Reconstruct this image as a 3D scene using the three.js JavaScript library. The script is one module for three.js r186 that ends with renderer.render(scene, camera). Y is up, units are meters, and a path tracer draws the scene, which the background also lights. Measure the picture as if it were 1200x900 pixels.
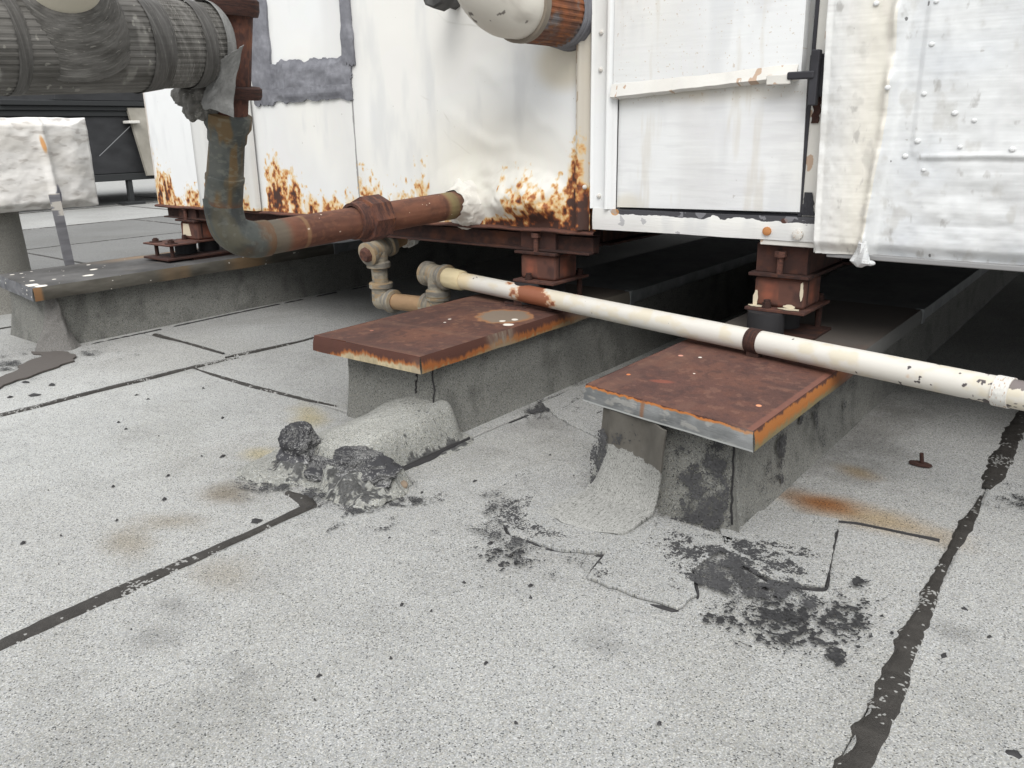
import * as THREE from 'three';
import { mergeGeometries, toCreasedNormals } from 'three/addons/utils/BufferGeometryUtils.js';
import { RoundedBoxGeometry } from 'three/addons/geometries/RoundedBoxGeometry.js';

// ------------------------------------------------------------------ camera, sky, sun, exposure
const S = 0.66;                      // one unit of the layout below is 0.66 m; everything is baked to metres at the end
const scene = new THREE.Scene();
const camera = new THREE.PerspectiveCamera(49.68, 4 / 3, 0.02, 400);
camera.position.set(0, 1.0 * S, 0);
camera.rotation.set(-0.29880551, 0.66518549, -0.01725136, 'YXZ');
const renderer = new THREE.WebGLRenderer({ antialias: true });
renderer.setSize(1024, 768);
renderer.toneMapping = THREE.LinearToneMapping;
renderer.toneMappingExposure = 1.26;
renderer.shadowMap.enabled = true;

{ // overcast sky: a third as bright at the horizon as overhead, a soft bright area round the veiled sun
  const W = 128, Hh = 64, d = new Float32Array(W * Hh * 4);
  const sd = new THREE.Vector3(0.42, 0.72, 0.62).normalize();
  for (let j = 0; j < Hh; j++) for (let i = 0; i < W; i++) {
    const el = ((j + 0.5) / Hh - 0.5) * Math.PI, az = ((i + 0.5) / W - 0.5) * 2 * Math.PI;
    const v = new THREE.Vector3(Math.cos(el) * Math.cos(az), Math.sin(el), Math.cos(el) * Math.sin(az));
    const s = Math.max(0, Math.sin(el));
    let L = el > 0 ? 0.46 + 0.92 * s : 0.3;
    L += 0.7 * Math.pow(Math.max(0, v.dot(sd)), 6);
    const k = (j * W + i) * 4;
    d[k] = L * 0.99; d[k + 1] = L; d[k + 2] = L * 1.02; d[k + 3] = 1;
  }
  const t = new THREE.DataTexture(d, W, Hh, THREE.RGBAFormat, THREE.FloatType);
  t.mapping = THREE.EquirectangularReflectionMapping; t.magFilter = THREE.LinearFilter; t.minFilter = THREE.LinearFilter; t.needsUpdate = true;
  scene.background = t; scene.environment = t;
}
const sun = new THREE.DirectionalLight(0xfffbf6, 1.45);
sun.position.set(0.42, 0.72, 0.62).multiplyScalar(12); sun.castShadow = true; sun.shadow.radius = 60;
Object.assign(sun.shadow.camera, { left: -8, right: 8, top: 8, bottom: -8, near: 0.1, far: 40 });
sun.shadow.mapSize.set(2048, 2048);
scene.add(sun);

// ------------------------------------------------------------------ noise
function h2(i, j, s) { let n = Math.imul(i | 0, 374761393) + Math.imul(j | 0, 668265263) + Math.imul(s | 0, 1274126177); n = Math.imul(n ^ (n >>> 13), 1274126177); n ^= n >>> 16; return (n >>> 0) / 4294967296; }
function vn(x, y, s = 0) {
  const i = Math.floor(x), j = Math.floor(y); let a = x - i, b = y - j; a = a * a * (3 - 2 * a); b = b * b * (3 - 2 * b);
  const p = h2(i, j, s), q = h2(i + 1, j, s), r = h2(i, j + 1, s), t = h2(i + 1, j + 1, s);
  return p + (q - p) * a + (r - p) * b + (p - q - r + t) * a * b;
}
function fbm(x, y, o = 4, s = 0) { let v = 0, a = 0.5, n = 0; for (let k = 0; k < o; k++) { v += a * vn(x, y, s + k * 17); n += a; a *= 0.5; x = x * 2.03 + 7.1; y = y * 2.03 + 3.7; } return v / n; }
const clamp = (v, a = 0, b = 1) => v < a ? a : v > b ? b : v;
const sst = (a, b, v) => { v = clamp((v - a) / (b - a)); return v * v * (3 - 2 * v); };
const lerp = (a, b, t) => a + (b - a) * t;
const mix3 = (a, b, t) => [a[0] + (b[0] - a[0]) * t, a[1] + (b[1] - a[1]) * t, a[2] + (b[2] - a[2]) * t];
function rng(seed) { let k = seed; return () => h2(k++, seed * 3 + 1, 99); }
const blob = (x, z, cx, cz, rx, rz, rot = 0) => { const c = Math.cos(rot), s = Math.sin(rot), a = (c * (x - cx) + s * (z - cz)) / rx, b = (-s * (x - cx) + c * (z - cz)) / rz; return 1 - Math.sqrt(a * a + b * b); };

// ------------------------------------------------------------------ textures
function tex(w, h, fn, { srgb = true, wrap = false } = {}) {   // fn(u, v, i, j) -> [r, g, b, a?] 0..255, v upwards
  const d = new Uint8Array(w * h * 4);
  for (let j = 0; j < h; j++) for (let i = 0; i < w; i++) {
    const c = fn((i + 0.5) / w, (j + 0.5) / h, i, j), k = (j * w + i) * 4;
    d[k] = clamp(c[0], 0, 255); d[k + 1] = clamp(c[1], 0, 255); d[k + 2] = clamp(c[2], 0, 255); d[k + 3] = c.length > 3 ? clamp(c[3], 0, 255) : 255;
  }
  const t = new THREE.DataTexture(d, w, h, THREE.RGBAFormat);
  t.magFilter = THREE.LinearFilter; t.minFilter = THREE.LinearMipmapLinearFilter; t.generateMipmaps = true;
  if (srgb) t.colorSpace = THREE.SRGBColorSpace;
  t.wrapS = t.wrapT = wrap ? THREE.RepeatWrapping : THREE.ClampToEdgeWrapping; t.needsUpdate = true;
  return t;
}
// mineral granules: voronoi cells, each a granule of its own grey
function granuleTile(N, pitch, seed) {
  const n = Math.round(N / pitch), val = new Float32Array(N * N), hgt = new Float32Array(N * N);
  for (let y = 0; y < N; y++) for (let x = 0; x < N; x++) {
    const gx = x / pitch, gy = y / pitch, ix = Math.floor(gx), iy = Math.floor(gy); let best = 9, bi = 0, bj = 0;
    for (let b = -1; b < 2; b++) for (let a = -1; a < 2; a++) {
      const i = ix + a, j = iy + b, wi = (i + n) % n, wj = (j + n) % n;
      const dx = i + h2(wi, wj, seed) - gx, dy = j + h2(wi, wj, seed + 1) - gy, q = dx * dx + dy * dy;
      if (q < best) { best = q; bi = wi; bj = wj; }
    }
    val[y * N + x] = h2(bi, bj, seed + 2); hgt[y * N + x] = 1 - Math.sqrt(best);
  }
  return { N, val, hgt };
}
const G = granuleTile(2048, 4, 5);
const TILE = 1.28;                                            // layout units covered by the granule tile
const granMap = tex(G.N, G.N, (u, v, i, j) => {
  const a = G.val[j * G.N + i], f = G.hgt[j * G.N + i];
  let g = 143 + 40 * a; if (a < 0.055) g = 80 + 700 * a; else if (a > 0.93) g = 194;
  g -= 2 + (1 - f) * 24; const wv = (h2(i, j, 3) - 0.5) * 10; g += wv;
  const t = (a * 7.3) % 1; return [g + (t > 0.7 ? 2 : 0), g + 1, g - (t > 0.6 ? 4 : 0)];
}, { wrap: true });
const granBump = tex(G.N, G.N, (u, v, i, j) => { const g = 255 * clamp(G.hgt[j * G.N + i] * 0.8 + G.val[j * G.N + i] * 0.2); return [g, g, g]; }, { srgb: false, wrap: true });

const std = (o) => new THREE.MeshStandardMaterial({ roughness: 0.85, metalness: 0, ...o });
const M = {};
M.roof = std({ map: granMap, bumpMap: granBump, bumpScale: 0.0007, roughness: 0.95, vertexColors: true });
M.roofPlain = std({ map: granMap, bumpMap: granBump, bumpScale: 0.0012, roughness: 0.95 });
M.curb = std({ color: new THREE.Color().setRGB(0.6, 0.6, 0.585), map: granMap, bumpMap: granBump, bumpScale: 0.0007, roughness: 0.95, vertexColors: true });
// bitumen with loose granules, tiled
const tarTile = tex(768, 768, (u, v, i, j) => {
  const N = G.N, a = G.val[(j * 2 % N) * N + (i * 2 % N)] , b = G.val[j * N + i];
  const p = 0.5 + 0.5 * Math.sin(u * 6.283 * 3) * Math.sin(v * 6.283 * 2);
  const k = b > 0.99 - 0.4 * sst(0.58, 0.75, fbm(u * 9, v * 9, 4, 77)) ? 1 : 0; const g = 38 + 14 * a + 26 * (fbm(u * 14, v * 40, 3, 78) - 0.5);
  return k ? [150, 150, 147] : [g + 4, g + 1, g - 3];
}, { wrap: true });
M.tar = std({ map: tarTile, roughness: 0.62, bumpMap: granBump, bumpScale: 0.0012 });
M.tarBlack = std({ color: new THREE.Color().setRGB(0.022, 0.021, 0.022), roughness: 0.62, bumpMap: granBump, bumpScale: 0.0008 });
const tarLump = tex(768, 768, (u, v, i, j) => {
  const N = G.N, b = G.val[j * N + i], f = G.hgt[j * N + i], c = 0.5 + 0.9 * (fbm(u * 7, v * 7, 5, 41) - 0.5) + 0.35 * (fbm(u * 22, v * 22, 3, 43) - 0.5), k = b < sst(0.36, 0.66, c) * 0.92 - 0.02;
  const g = k ? 96 + 70 * ((b * 57.3) % 1) - (1 - f) * 40 : 42 + 18 * f; return [g, g, g + (k ? -1 : 3)];
}, { wrap: true });
M.tarLump = std({ map: tarLump, roughness: 0.8, vertexColors: true });

// ------------------------------------------------------------------ geometry helpers
function surf(fn, nu, nv, uvFn, colFn) {                     // grid over u, v in 0..1
  const P = [], U = [], C = [], I = [];
  for (let j = 0; j <= nv; j++) for (let i = 0; i <= nu; i++) {
    const u = i / nu, v = j / nv, p = fn(u, v); P.push(...p); U.push(...(uvFn ? uvFn(u, v, p) : [u, v])); if (colFn) C.push(...colFn(u, v, p));
  }
  for (let j = 0; j < nv; j++) for (let i = 0; i < nu; i++) { const a = j * (nu + 1) + i, b = a + 1, c = a + nu + 1, d = c + 1; I.push(a, b, d, a, d, c); }
  const g = new THREE.BufferGeometry();
  g.setAttribute('position', new THREE.Float32BufferAttribute(P, 3)); g.setAttribute('uv', new THREE.Float32BufferAttribute(U, 2));
  if (colFn) g.setAttribute('color', new THREE.Float32BufferAttribute(C, 3));
  g.setIndex(I); g.computeVertexNormals(); return g;
}
function slab(fn, nu, nv, t, uvFn, colFn) {                  // the same as a sheet of thickness t (grown against its normal)
  const g = surf(fn, nu, nv, uvFn, colFn), p = g.attributes.position, n = g.attributes.normal, uv = g.attributes.uv, N = p.count, col = g.attributes.color;
  const P = [...p.array], U = [...uv.array], I = [...g.index.array], C = col ? [...col.array] : null;
  for (let k = 0; k < N; k++) { P.push(p.getX(k) - n.getX(k) * t, p.getY(k) - n.getY(k) * t, p.getZ(k) - n.getZ(k) * t); U.push(uv.getX(k), uv.getY(k)); if (C) C.push(col.getX(k), col.getY(k), col.getZ(k)); }
  const m = g.index.array.length; for (let k = 0; k < m; k += 3) I.push(I[k] + N, I[k + 2] + N, I[k + 1] + N);
  const edge = (a, b) => I.push(a, a + N, b + N, a, b + N, b);
  for (let i = 0; i < nu; i++) { edge(i, i + 1); const q = nv * (nu + 1) + i; edge(q + 1, q); }
  for (let j = 0; j < nv; j++) { edge((j + 1) * (nu + 1), j * (nu + 1)); edge(j * (nu + 1) + nu, (j + 1) * (nu + 1) + nu); }
  const o = new THREE.BufferGeometry();
  o.setAttribute('position', new THREE.Float32BufferAttribute(P, 3)); o.setAttribute('uv', new THREE.Float32BufferAttribute(U, 2));
  if (C) o.setAttribute('color', new THREE.Float32BufferAttribute(C, 3));
  o.setIndex(I); return toCreasedNormals(o, 0.9);
}
const V = (a) => new THREE.Vector3(...a);
function axial(a, b, prof, seg = 40, rf) {                   // revolve [t, r] pairs (t in 0..1 of a->b) round the axis a->b; uv = (arc length, distance)
  const A = V(a), B = V(b), d = B.clone().sub(A), L = d.length(); d.normalize();
  const x = new THREE.Vector3(Math.abs(d.y) > 0.9 ? 1 : 0, Math.abs(d.y) > 0.9 ? 0 : 1, 0).cross(d).normalize(), y = d.clone().cross(x);
  const P = [], U = [], I = [], n = prof.length;
  prof.forEach(([t, r], j) => { for (let i = 0; i <= seg; i++) { const th = i / seg * 2 * Math.PI, rr = rf ? rf(r, th, t) : r; const q = A.clone().addScaledVector(d, t * L).addScaledVector(x, Math.cos(th) * rr).addScaledVector(y, Math.sin(th) * rr); P.push(q.x, q.y, q.z); U.push(i / seg, t); } });
  for (let j = 0; j < n - 1; j++) for (let i = 0; i < seg; i++) { const p = j * (seg + 1) + i; I.push(p, p + 1, p + seg + 2, p, p + seg + 2, p + seg + 1); }
  const g = new THREE.BufferGeometry(); g.setAttribute('position', new THREE.Float32BufferAttribute(P, 3)); g.setAttribute('uv', new THREE.Float32BufferAttribute(U, 2)); g.setIndex(I); g.computeVertexNormals();
  return toCreasedNormals(g, 0.7);
}
const rod = (a, b, r, seg = 32) => axial(a, b, [[0, 0], [0, r], [0.5, r], [1, r], [1, 0]], seg);
function box(x0, x1, y0, y1, z0, z1, r = 0.004) {
  const g = r > 0 ? new RoundedBoxGeometry(x1 - x0, y1 - y0, z1 - z0, 2, Math.min(r, (x1 - x0) / 2.2, (y1 - y0) / 2.2, (z1 - z0) / 2.2)) : new THREE.BoxGeometry(x1 - x0, y1 - y0, z1 - z0);
  g.translate((x0 + x1) / 2, (y0 + y1) / 2, (z0 + z1) / 2); return metricUV(g);
}
function metricUV(g) {                                       // box-projected uv in layout units
  if (g.index) g = g.toNonIndexed();
  const p = g.attributes.position, n = g.attributes.normal, u = new Float32Array(p.count * 2);
  for (let k = 0; k < p.count; k++) {
    const ax = Math.abs(n.getX(k)), ay = Math.abs(n.getY(k)), az = Math.abs(n.getZ(k));
    if (ay >= ax && ay >= az) { u[2 * k] = p.getX(k); u[2 * k + 1] = p.getZ(k); } else if (ax >= az) { u[2 * k] = p.getZ(k); u[2 * k + 1] = p.getY(k); } else { u[2 * k] = p.getX(k); u[2 * k + 1] = p.getY(k); }
  }
  g.setAttribute('uv', new THREE.BufferAttribute(u, 2)); return g;
}
function scaleUV(g, k) { const u = g.attributes.uv; for (let i = 0; i < u.count; i++) u.setXY(i, u.getX(i) * k, u.getY(i) * k); return g; }
function tubeG(pts, r, seg = 60, rad = 24, closed = false) { return new THREE.TubeGeometry(new THREE.CatmullRomCurve3(pts.map(V), closed, 'catmullrom', 0.5), seg, r, rad, closed); }
function merge(list) { return list.length === 1 ? list[0] : mergeGeometries(list.map((g) => { const q = g.index ? g.toNonIndexed() : g.clone(); for (const k of Object.keys(q.attributes)) if (!['position', 'normal', 'uv'].includes(k)) q.deleteAttribute(k); return q; })); }
const used = {};
function numbered(n) { const k = used[n] = (used[n] ?? -1) + 1; return k ? `${n}_${String(k).padStart(3, '0')}` : n; }
function thing(name, label, category, pos = [0, 0, 0], group) { const o = new THREE.Group(); o.name = numbered(name); o.position.set(...pos); scene.add(o); o.userData = { label, category }; if (group) o.userData.group = group; return o; }
function part(name, geo, mat, parent) { const m = new THREE.Mesh(Array.isArray(geo) ? merge(geo) : geo, mat); m.name = numbered(name); m.castShadow = m.receiveShadow = true; parent.add(m); return m; }
function tag(m, label, category, group) { m.userData.label = label; m.userData.category = category; if (group) m.userData.group = group; return m; }

// ------------------------------------------------------------------ the roof
const roof = new THREE.Group(); roof.name = 'roof'; roof.userData = { kind: 'structure' }; scene.add(roof);
const roofY = (x, z) => 0.006 * (fbm(x * 2.2, z * 2.2, 3, 11) - 0.5);
function stain(x, z) {                                       // dirt, rust run-off, lichen and painted-in shade on the granules
  let c = [1, 1, 1]; const f = 0.93 + 0.22 * fbm(x * 1.5, z * 1.5, 5, 21); if (x < -6.5) c = c.map((v) => v * (x < -10.1 ? 1.0 : 0.5)); c = c.map((v) => v * f);  // far sheets darkened: shadow of the overhead bulk painted into their colour
  const g = 0.96 + 0.08 * fbm(x * 9, z * 9, 3, 22); c = c.map((v) => v * g);
  const put = (d, col, k) => { d = clamp(d); d = d * d * (3 - 2 * d) * k; c = c.map((v, i) => v * (1 - d + d * col[i])); };
  const w = fbm(x * 14, z * 14, 3, 31) - 0.5;
  const brown = [0.68, 0.62, 0.53], yel = [0.95, 0.82, 0.5], dirtAndShade = [0.62, 0.61, 0.6];
  put(sst(0.46, 0.7, fbm(x * 2.6 + 3, z * 2.1, 4, 25)) * 1.0, [0.82, 0.81, 0.785], 0.42); put(sst(0.6, 0.75, fbm(x * 6, z * 6, 4, 26)), [0.8, 0.8, 0.8], 0.35);
  put(1.3 * blob(x, z, -3, -1.3, 1.2, 0.9), [1.24, 1.25, 1.255], 0.9); for (const [cx, cz, q] of [[-1.51, -0.71, 0.06], [-1.28, -0.75, 0.05], [-1.6, -0.8, 0.05], [-0.75, -1.25, 0.07], [-0.2, -1.7, 0.06], [-2.9, -1.5, 0.06]]) put(blob(x, z, cx, cz, q * 1.6, q) + w * 1.4, [0.6, 0.6, 0.6], 0.6);  // broad lighter patch on the left, then small grey smudges
  put(blob(x, z, -1.95, -0.89, 0.16, 0.09, 0.2) + w * 0.5, brown, 0.85); put(blob(x, z, -1.98, -1.02, 0.15, 0.08, -0.5) + w * 0.5, brown, 0.8);
  put(blob(x, z, -2.02, -1.22, 0.13, 0.1) + w * 0.5, [0.58, 0.5, 0.4], 0.85); put(blob(x, z, -1.62, -0.95, 0.16, 0.12) + w * 0.5, brown, 0.6);
  put(blob(x, z, -2.36, -1.8, 0.22, 0.09, 0.5) + w * 0.6, yel, 0.8); put(blob(x, z, -2.2, -1.47, 0.1, 0.08) + w * 0.6, yel, 0.8);
  const rs = (cx, cz, rx, rz, rot, k, col) => put(blob(x, z, cx, cz, rx, rz, rot) + w * 0.35, col, k);
  rs(-0.5, -2.135, 0.36, 0.11, 0.03, 0.85, [0.86, 0.62, 0.33]); rs(-0.61, -2.15, 0.16, 0.1, 0.02, 1, [0.68, 0.33, 0.13]); rs(-0.6, -2.42, 0.1, 0.06, 0.4, 0.8, [0.85, 0.62, 0.36]);
  rs(-0.95, -2.15, 0.2, 0.14, 0, 0.35, [0.8, 0.7, 0.5]);
  for (const [cx, cz, rx, rz, k] of [[-2, -1.5, 0.62, 0.5, 0.45], [-0.95, -1.75, 0.65, 0.5, 0.55], [-0.62, -2.3, 0.4, 0.8, 0.3], [-0.66, -2.75, 0.2, 0.75, 0.95], [-1.62, -2.6, 0.22, 0.7, 0.8], [-1.55, -2.4, 0.3, 0.7, 0.45], [-4.2, -1.6, 0.5, 0.4, 0.4], [-4.0, -2.4, 0.3, 0.8, 0.3]]) put(blob(x, z, cx, cz, rx, rz) + w * 0.8, dirtAndShade, k);  // grime round the curbs; occlusion shade beside and between them painted in too
  return c;
}
const roofUV = (u, v, p) => [p[0] / TILE, p[2] / TILE];
function sheet(x0, x1, z0, z1, res, lap = 0.004) {
  const nu = Math.max(4, Math.round((x1 - x0) / res)), nv = Math.max(4, Math.round((z1 - z0) / res)), s = Math.round(x0 * 100);
  const g = surf((u, v) => {
    const ring = u === 0 || u === 1 || v === 0 || v === 1, uu = clamp((u * nu - 1) / (nu - 2)), vv = clamp((v * nv - 1) / (nv - 2));
    const zz = lerp(z1, z0, vv), e = (1 - uu) * 0.016 * (fbm(zz * 5, s, 3, 5) - 0.5), xx = lerp(x0, x1, uu) + e;
    return [xx, ring ? -0.004 : 0.001 + lap * (1 - uu) ** 2 + roofY(xx, zz) + 0.004, zz + 0.012 * (fbm(xx * 5, s, 3, 6) - 0.5)];
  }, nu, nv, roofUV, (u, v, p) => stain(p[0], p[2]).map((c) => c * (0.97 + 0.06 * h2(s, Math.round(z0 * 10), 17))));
  return part('roofing_sheet', g, M.roof, roof);
}
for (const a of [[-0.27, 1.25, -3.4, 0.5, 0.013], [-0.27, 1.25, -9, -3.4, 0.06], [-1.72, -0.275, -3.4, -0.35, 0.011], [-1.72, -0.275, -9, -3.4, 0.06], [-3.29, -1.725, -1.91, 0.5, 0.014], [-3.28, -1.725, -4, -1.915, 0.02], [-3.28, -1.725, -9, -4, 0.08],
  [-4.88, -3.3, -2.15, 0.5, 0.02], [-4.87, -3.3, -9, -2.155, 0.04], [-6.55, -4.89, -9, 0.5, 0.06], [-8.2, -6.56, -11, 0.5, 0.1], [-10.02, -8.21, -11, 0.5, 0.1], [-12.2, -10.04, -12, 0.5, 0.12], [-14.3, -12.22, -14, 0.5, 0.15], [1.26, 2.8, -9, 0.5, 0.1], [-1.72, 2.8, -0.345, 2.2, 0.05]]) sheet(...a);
{ const g = new THREE.PlaneGeometry(240, 240, 1, 1).rotateX(-Math.PI / 2).translate(0, -0.012, 0); const u = g.attributes.uv; for (let k = 0; k < u.count; k++) u.setXY(k, u.getX(k) * 240 / TILE, u.getY(k) * 240 / TILE); part('roof_deck', g, M.roofPlain, roof); }

function ribbon(pts, mat, seed, { name = 'bitumen_seam', h = 0.004, y = 0.009, ragged = 0.35, parent = roof, gap = 0 } = {}) {   // pts [x, z, width]
  const c = new THREE.CatmullRomCurve3(pts.map(([x, z, w]) => new THREE.Vector3(x, w, z)), false, 'catmullrom', 0.2), L = c.getLength(), n = Math.max(12, Math.round(L / 0.012));
  const P = c.getSpacedPoints(n), m = 6;
  const g = surf((u, v) => {
    const k = Math.round(u * n), p = P[k], q = P[Math.min(n, k + 1)], o = P[Math.max(0, k - 1)];
    let tx = q.x - o.x, tz = q.z - o.z; const l = Math.hypot(tx, tz) || 1; tx /= l; tz /= l;
    const s = v * 2 - 1, w = p.y * 0.5 * (1 + ragged * 2 * (fbm(u * L * 22, s > 0 ? 1.5 : 7.5, 3, seed) - 0.5) * Math.abs(s)), gp = gap ? sst(gap - 0.12, gap + 0.1, fbm(u * L * 9, 3.3, 3, seed + 40)) : 1, off = s * w * gp;
    const x = p.x - tz * off, z = p.z + tx * off;
    return [x, y + roofY(x, z) + h * (1 - s * s) * (0.3 + 1.4 * fbm(x * 34, z * 34, 3, seed)) - (Math.abs(s) > 0.99 ? 0.006 : 0) - 0.012 * (1 - gp), z];
  }, n, m, (u, v, p) => [p[0] / 0.95, p[2] / 0.95]);
  return part(name, g, mat, parent);
}
ribbon([[-1.745, 0.1, 0.05], [-1.735, -0.3, 0.045], [-1.735, -0.49, 0.056], [-1.738, -0.62, 0.066], [-1.738, -0.82, 0.066], [-1.736, -0.95, 0.05], [-1.738, -1.1, 0.034], [-1.742, -1.22, 0.034], [-1.745, -1.32, 0.04]], M.tar, 1);
ribbon([[-1.74, -1.3, 0.05], [-1.79, -1.325, 0.05], [-1.87, -1.325, 0.02]], M.tar, 2, { y: 0.0085 });
ribbon([[-3.31, -0.4, 0.034], [-3.315, -1.1, 0.044], [-3.322, -1.5, 0.038], [-3.312, -1.9, 0.044], [-3.29, -2.08, 0.036], [-3.27, -2.13, 0.004]], M.tar, 3);
ribbon([[-3.33, -2.1, 0.004], [-3.325, -2.2, 0.036], [-3.29, -2.5, 0.036], [-3.3, -2.8, 0.04], [-3.3, -4, 0.024]], M.tar, 4);
ribbon([[-3.27, -1.912, 0.006], [-3.1, -1.905, 0.026], [-2.8, -1.9, 0.03], [-2.5, -1.915, 0.014], [-2.36, -1.93, 0.004]], M.tar, 5);
ribbon([[-4.06, -2.17, 0.03], [-3.8, -2.16, 0.012], [-3.6, -2.15, 0.022], [-3.4, -2.14, 0.01]], M.tar, 6);
ribbon([[-0.235, -0.75, 0.05], [-0.245, -1.1, 0.054], [-0.25, -1.35, 0.058], [-0.26, -1.55, 0.056], [-0.268, -1.75, 0.046], [-0.275, -2.0, 0.03], [-0.274, -2.2, 0.042], [-0.272, -2.36, 0.022], [-0.276, -2.44, 0.008]], M.tar, 7, { ragged: 0.7 });
ribbon([[-0.272, -2.5, 0.03], [-0.268, -2.62, 0.06], [-0.272, -2.85, 0.07], [-0.28, -3.1, 0.06], [-0.28, -3.6, 0.05], [-0.28, -5, 0.05]], M.tar, 8, { ragged: 0.6 });
ribbon([[-0.56, -2.05, 0.004], [-0.5, -2.075, 0.006], [-0.42, -2.085, 0.003], [-0.31, -2.1, 0.01]], M.tarBlack, 9, { h: 0.002 });
for (const [x, w, z0] of [[-4.9, 0.03, -9], [-6.56, 0.03, -9], [-8.22, 0.03, -11], [-10.06, 0.035, -11], [-12.24, 0.05, -12]]) ribbon([[x, 0, w], [x, -3, w], [x, z0, w]], M.tar, Math.round(-x * 10), { h: 0.003 });
for (const [x0, x1, z] of [[-8.2, -6.56, -3.2], [-10, -8.2, -5.3], [-12.2, -10.06, -6.3], [-14, -12.2, -7.4]]) ribbon([[x0, z, 0.03], [x1, z + 0.02, 0.03]], M.tar, Math.round(-z * 31));

// patches of roofing torched round the curbs
function flat(pts, t, y, mat, name, parent) {
  const sh = new THREE.Shape(pts.map(([x, z]) => new THREE.Vector2(x, -z)));
  const g = new THREE.ExtrudeGeometry(sh, { depth: t, bevelEnabled: true, bevelThickness: 0.0015, bevelSize: 0.002, bevelSegments: 1 });
  g.rotateX(-Math.PI / 2).translate(0, y, 0); const p = g.attributes.position, u = g.attributes.uv; for (let k = 0; k < p.count; k++) u.setXY(k, p.getX(k) / TILE + 0.37, p.getZ(k) / TILE + 0.21);
  return part(name, g, mat, parent);
}
function rag(pts, amp, seed, step = 0.02) { const o = []; pts.forEach((p, i) => { const q = pts[(i + 1) % pts.length], L = Math.hypot(q[0] - p[0], q[1] - p[1]), n = Math.max(1, Math.round(L / step)); for (let k = 0; k < n; k++) { const t = k / n, e = k ? amp : amp * 0.3; o.push([lerp(p[0], q[0], t) + e * (h2(i, k, seed) - 0.5), lerp(p[1], q[1], t) + e * (h2(i, k, seed + 1) - 0.5)]); } }); return o; }
M.patch = std({ map: granMap, bumpMap: granBump, bumpScale: 0.0012, roughness: 0.95, color: new THREE.Color().setRGB(0.95, 0.95, 0.95) });
flat(rag([[-0.91, -1.433], [-0.8, -1.43], [-0.69, -1.44], [-0.68, -1.51], [-0.74, -1.6], [-0.72, -1.8], [-0.98, -1.8], [-0.95, -1.6]], 0.008, 1), 0.005, 0.008, M.patch, 'roof_patch', roof);
flat(rag([[-0.545, -2.06], [-0.467, -1.712], [-0.56, -1.67], [-0.7, -1.72], [-0.78, -1.85], [-0.72, -2.0]], 0.006, 2), 0.005, 0.008, M.patch, 'roof_patch', roof);
flat(rag([[-1.33, -1.68], [-1.27, -1.55], [-1.18, -1.49], [-1.05, -1.5], [-0.93, -1.56], [-0.88, -1.66], [-0.95, -1.84], [-1.2, -1.84]], 0.012, 3), 0.007, 0.008, M.patch, 'roof_patch', roof);
flat(rag([[-1.6, -2.3], [-1.35, -2.2], [-1.32, -2.5], [-1.5, -2.75], [-1.74, -2.8], [-1.74, -2.4]], 0.008, 4), 0.004, 0.008, M.patch, 'roof_patch', roof);

ribbon([[-0.95, -1.6, 0.008], [-0.912, -1.43, 0.01], [-0.8, -1.424, 0.012], [-0.69, -1.434, 0.012], [-0.675, -1.51, 0.012], [-0.73, -1.6, 0.006]], M.tarBlack, 12, { h: 0.002, ragged: 0.9, gap: 0.46 });
ribbon([[-0.54, -2.065, 0.006], [-0.502, -1.88, 0.006], [-0.463, -1.708, 0.007], [-0.56, -1.664, 0.006], [-0.66, -1.7, 0.004]], M.tarBlack, 13, { h: 0.002, ragged: 0.9, gap: 0.46 });
ribbon([[-1.3, -1.6, 0.004], [-1.2, -1.5, 0.008], [-1.06, -1.495, 0.012], [-0.925, -1.555, 0.01], [-0.875, -1.66, 0.006]], M.tarBlack, 14, { h: 0.002, ragged: 0.9, gap: 0.46 });
ribbon([[-1.695, -3.2, 0.012], [-1.7, -2.7, 0.014], [-1.705, -2.25, 0.012], [-1.72, -1.95, 0.01]], M.tarBlack, 15, { h: 0.002, ragged: 0.9, gap: 0.4 });  // crease at the middle curb base, its contact shade painted in with it
ribbon([[-4.135, -1.85, 0.014], [-4.14, -2.3, 0.016], [-4.15, -3, 0.018], [-4.15, -4, 0.018]], M.tarBlack, 16, { h: 0.002, ragged: 0.9, gap: 0.4 });  // left curb: base crease doubling as painted contact shade
// tar smears: alpha-cut films of bitumen with granules caught in them
function tarPixels(x, z, d, seed, dark, fr = 26) {           // d: coverage 0..1 at x, z; the film breaks up into grains where it is thin
  const n = fbm(x * fr, z * fr, 4, seed), f = vn(x / 0.0045, z / 0.0045, seed + 9), g = 46 + 30 * f + 16 * (n - 0.5);
  if (fr > 30) { const a = d * 0.9 + (n - 0.5) * 2.1 + (f - 0.5) * 0.2 > 0.62; return [g - 24, g - 24, g - 23, a ? 255 : 0]; }
  const e = sst(0.04, 0.42, d + 0.75 * (n - 0.5)), cov = e * lerp(0.16, dark, sst(0.38, 0.62, fbm(x * 34, z * 34, 4, seed + 5)));
  const p = 0.55 * f + 0.45 * h2(Math.floor(x / 0.0026), Math.floor(z / 0.0026), seed + 3);
  const rim = Math.abs(d + 0.75 * (n - 0.5) - 0.2) < 0.05 ? 0.25 : 0;
  return [g, g, g + 1, p < 0.2 + 0.62 * (cov + rim * e) && e > 0.02 ? 255 : 0];
}
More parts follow.
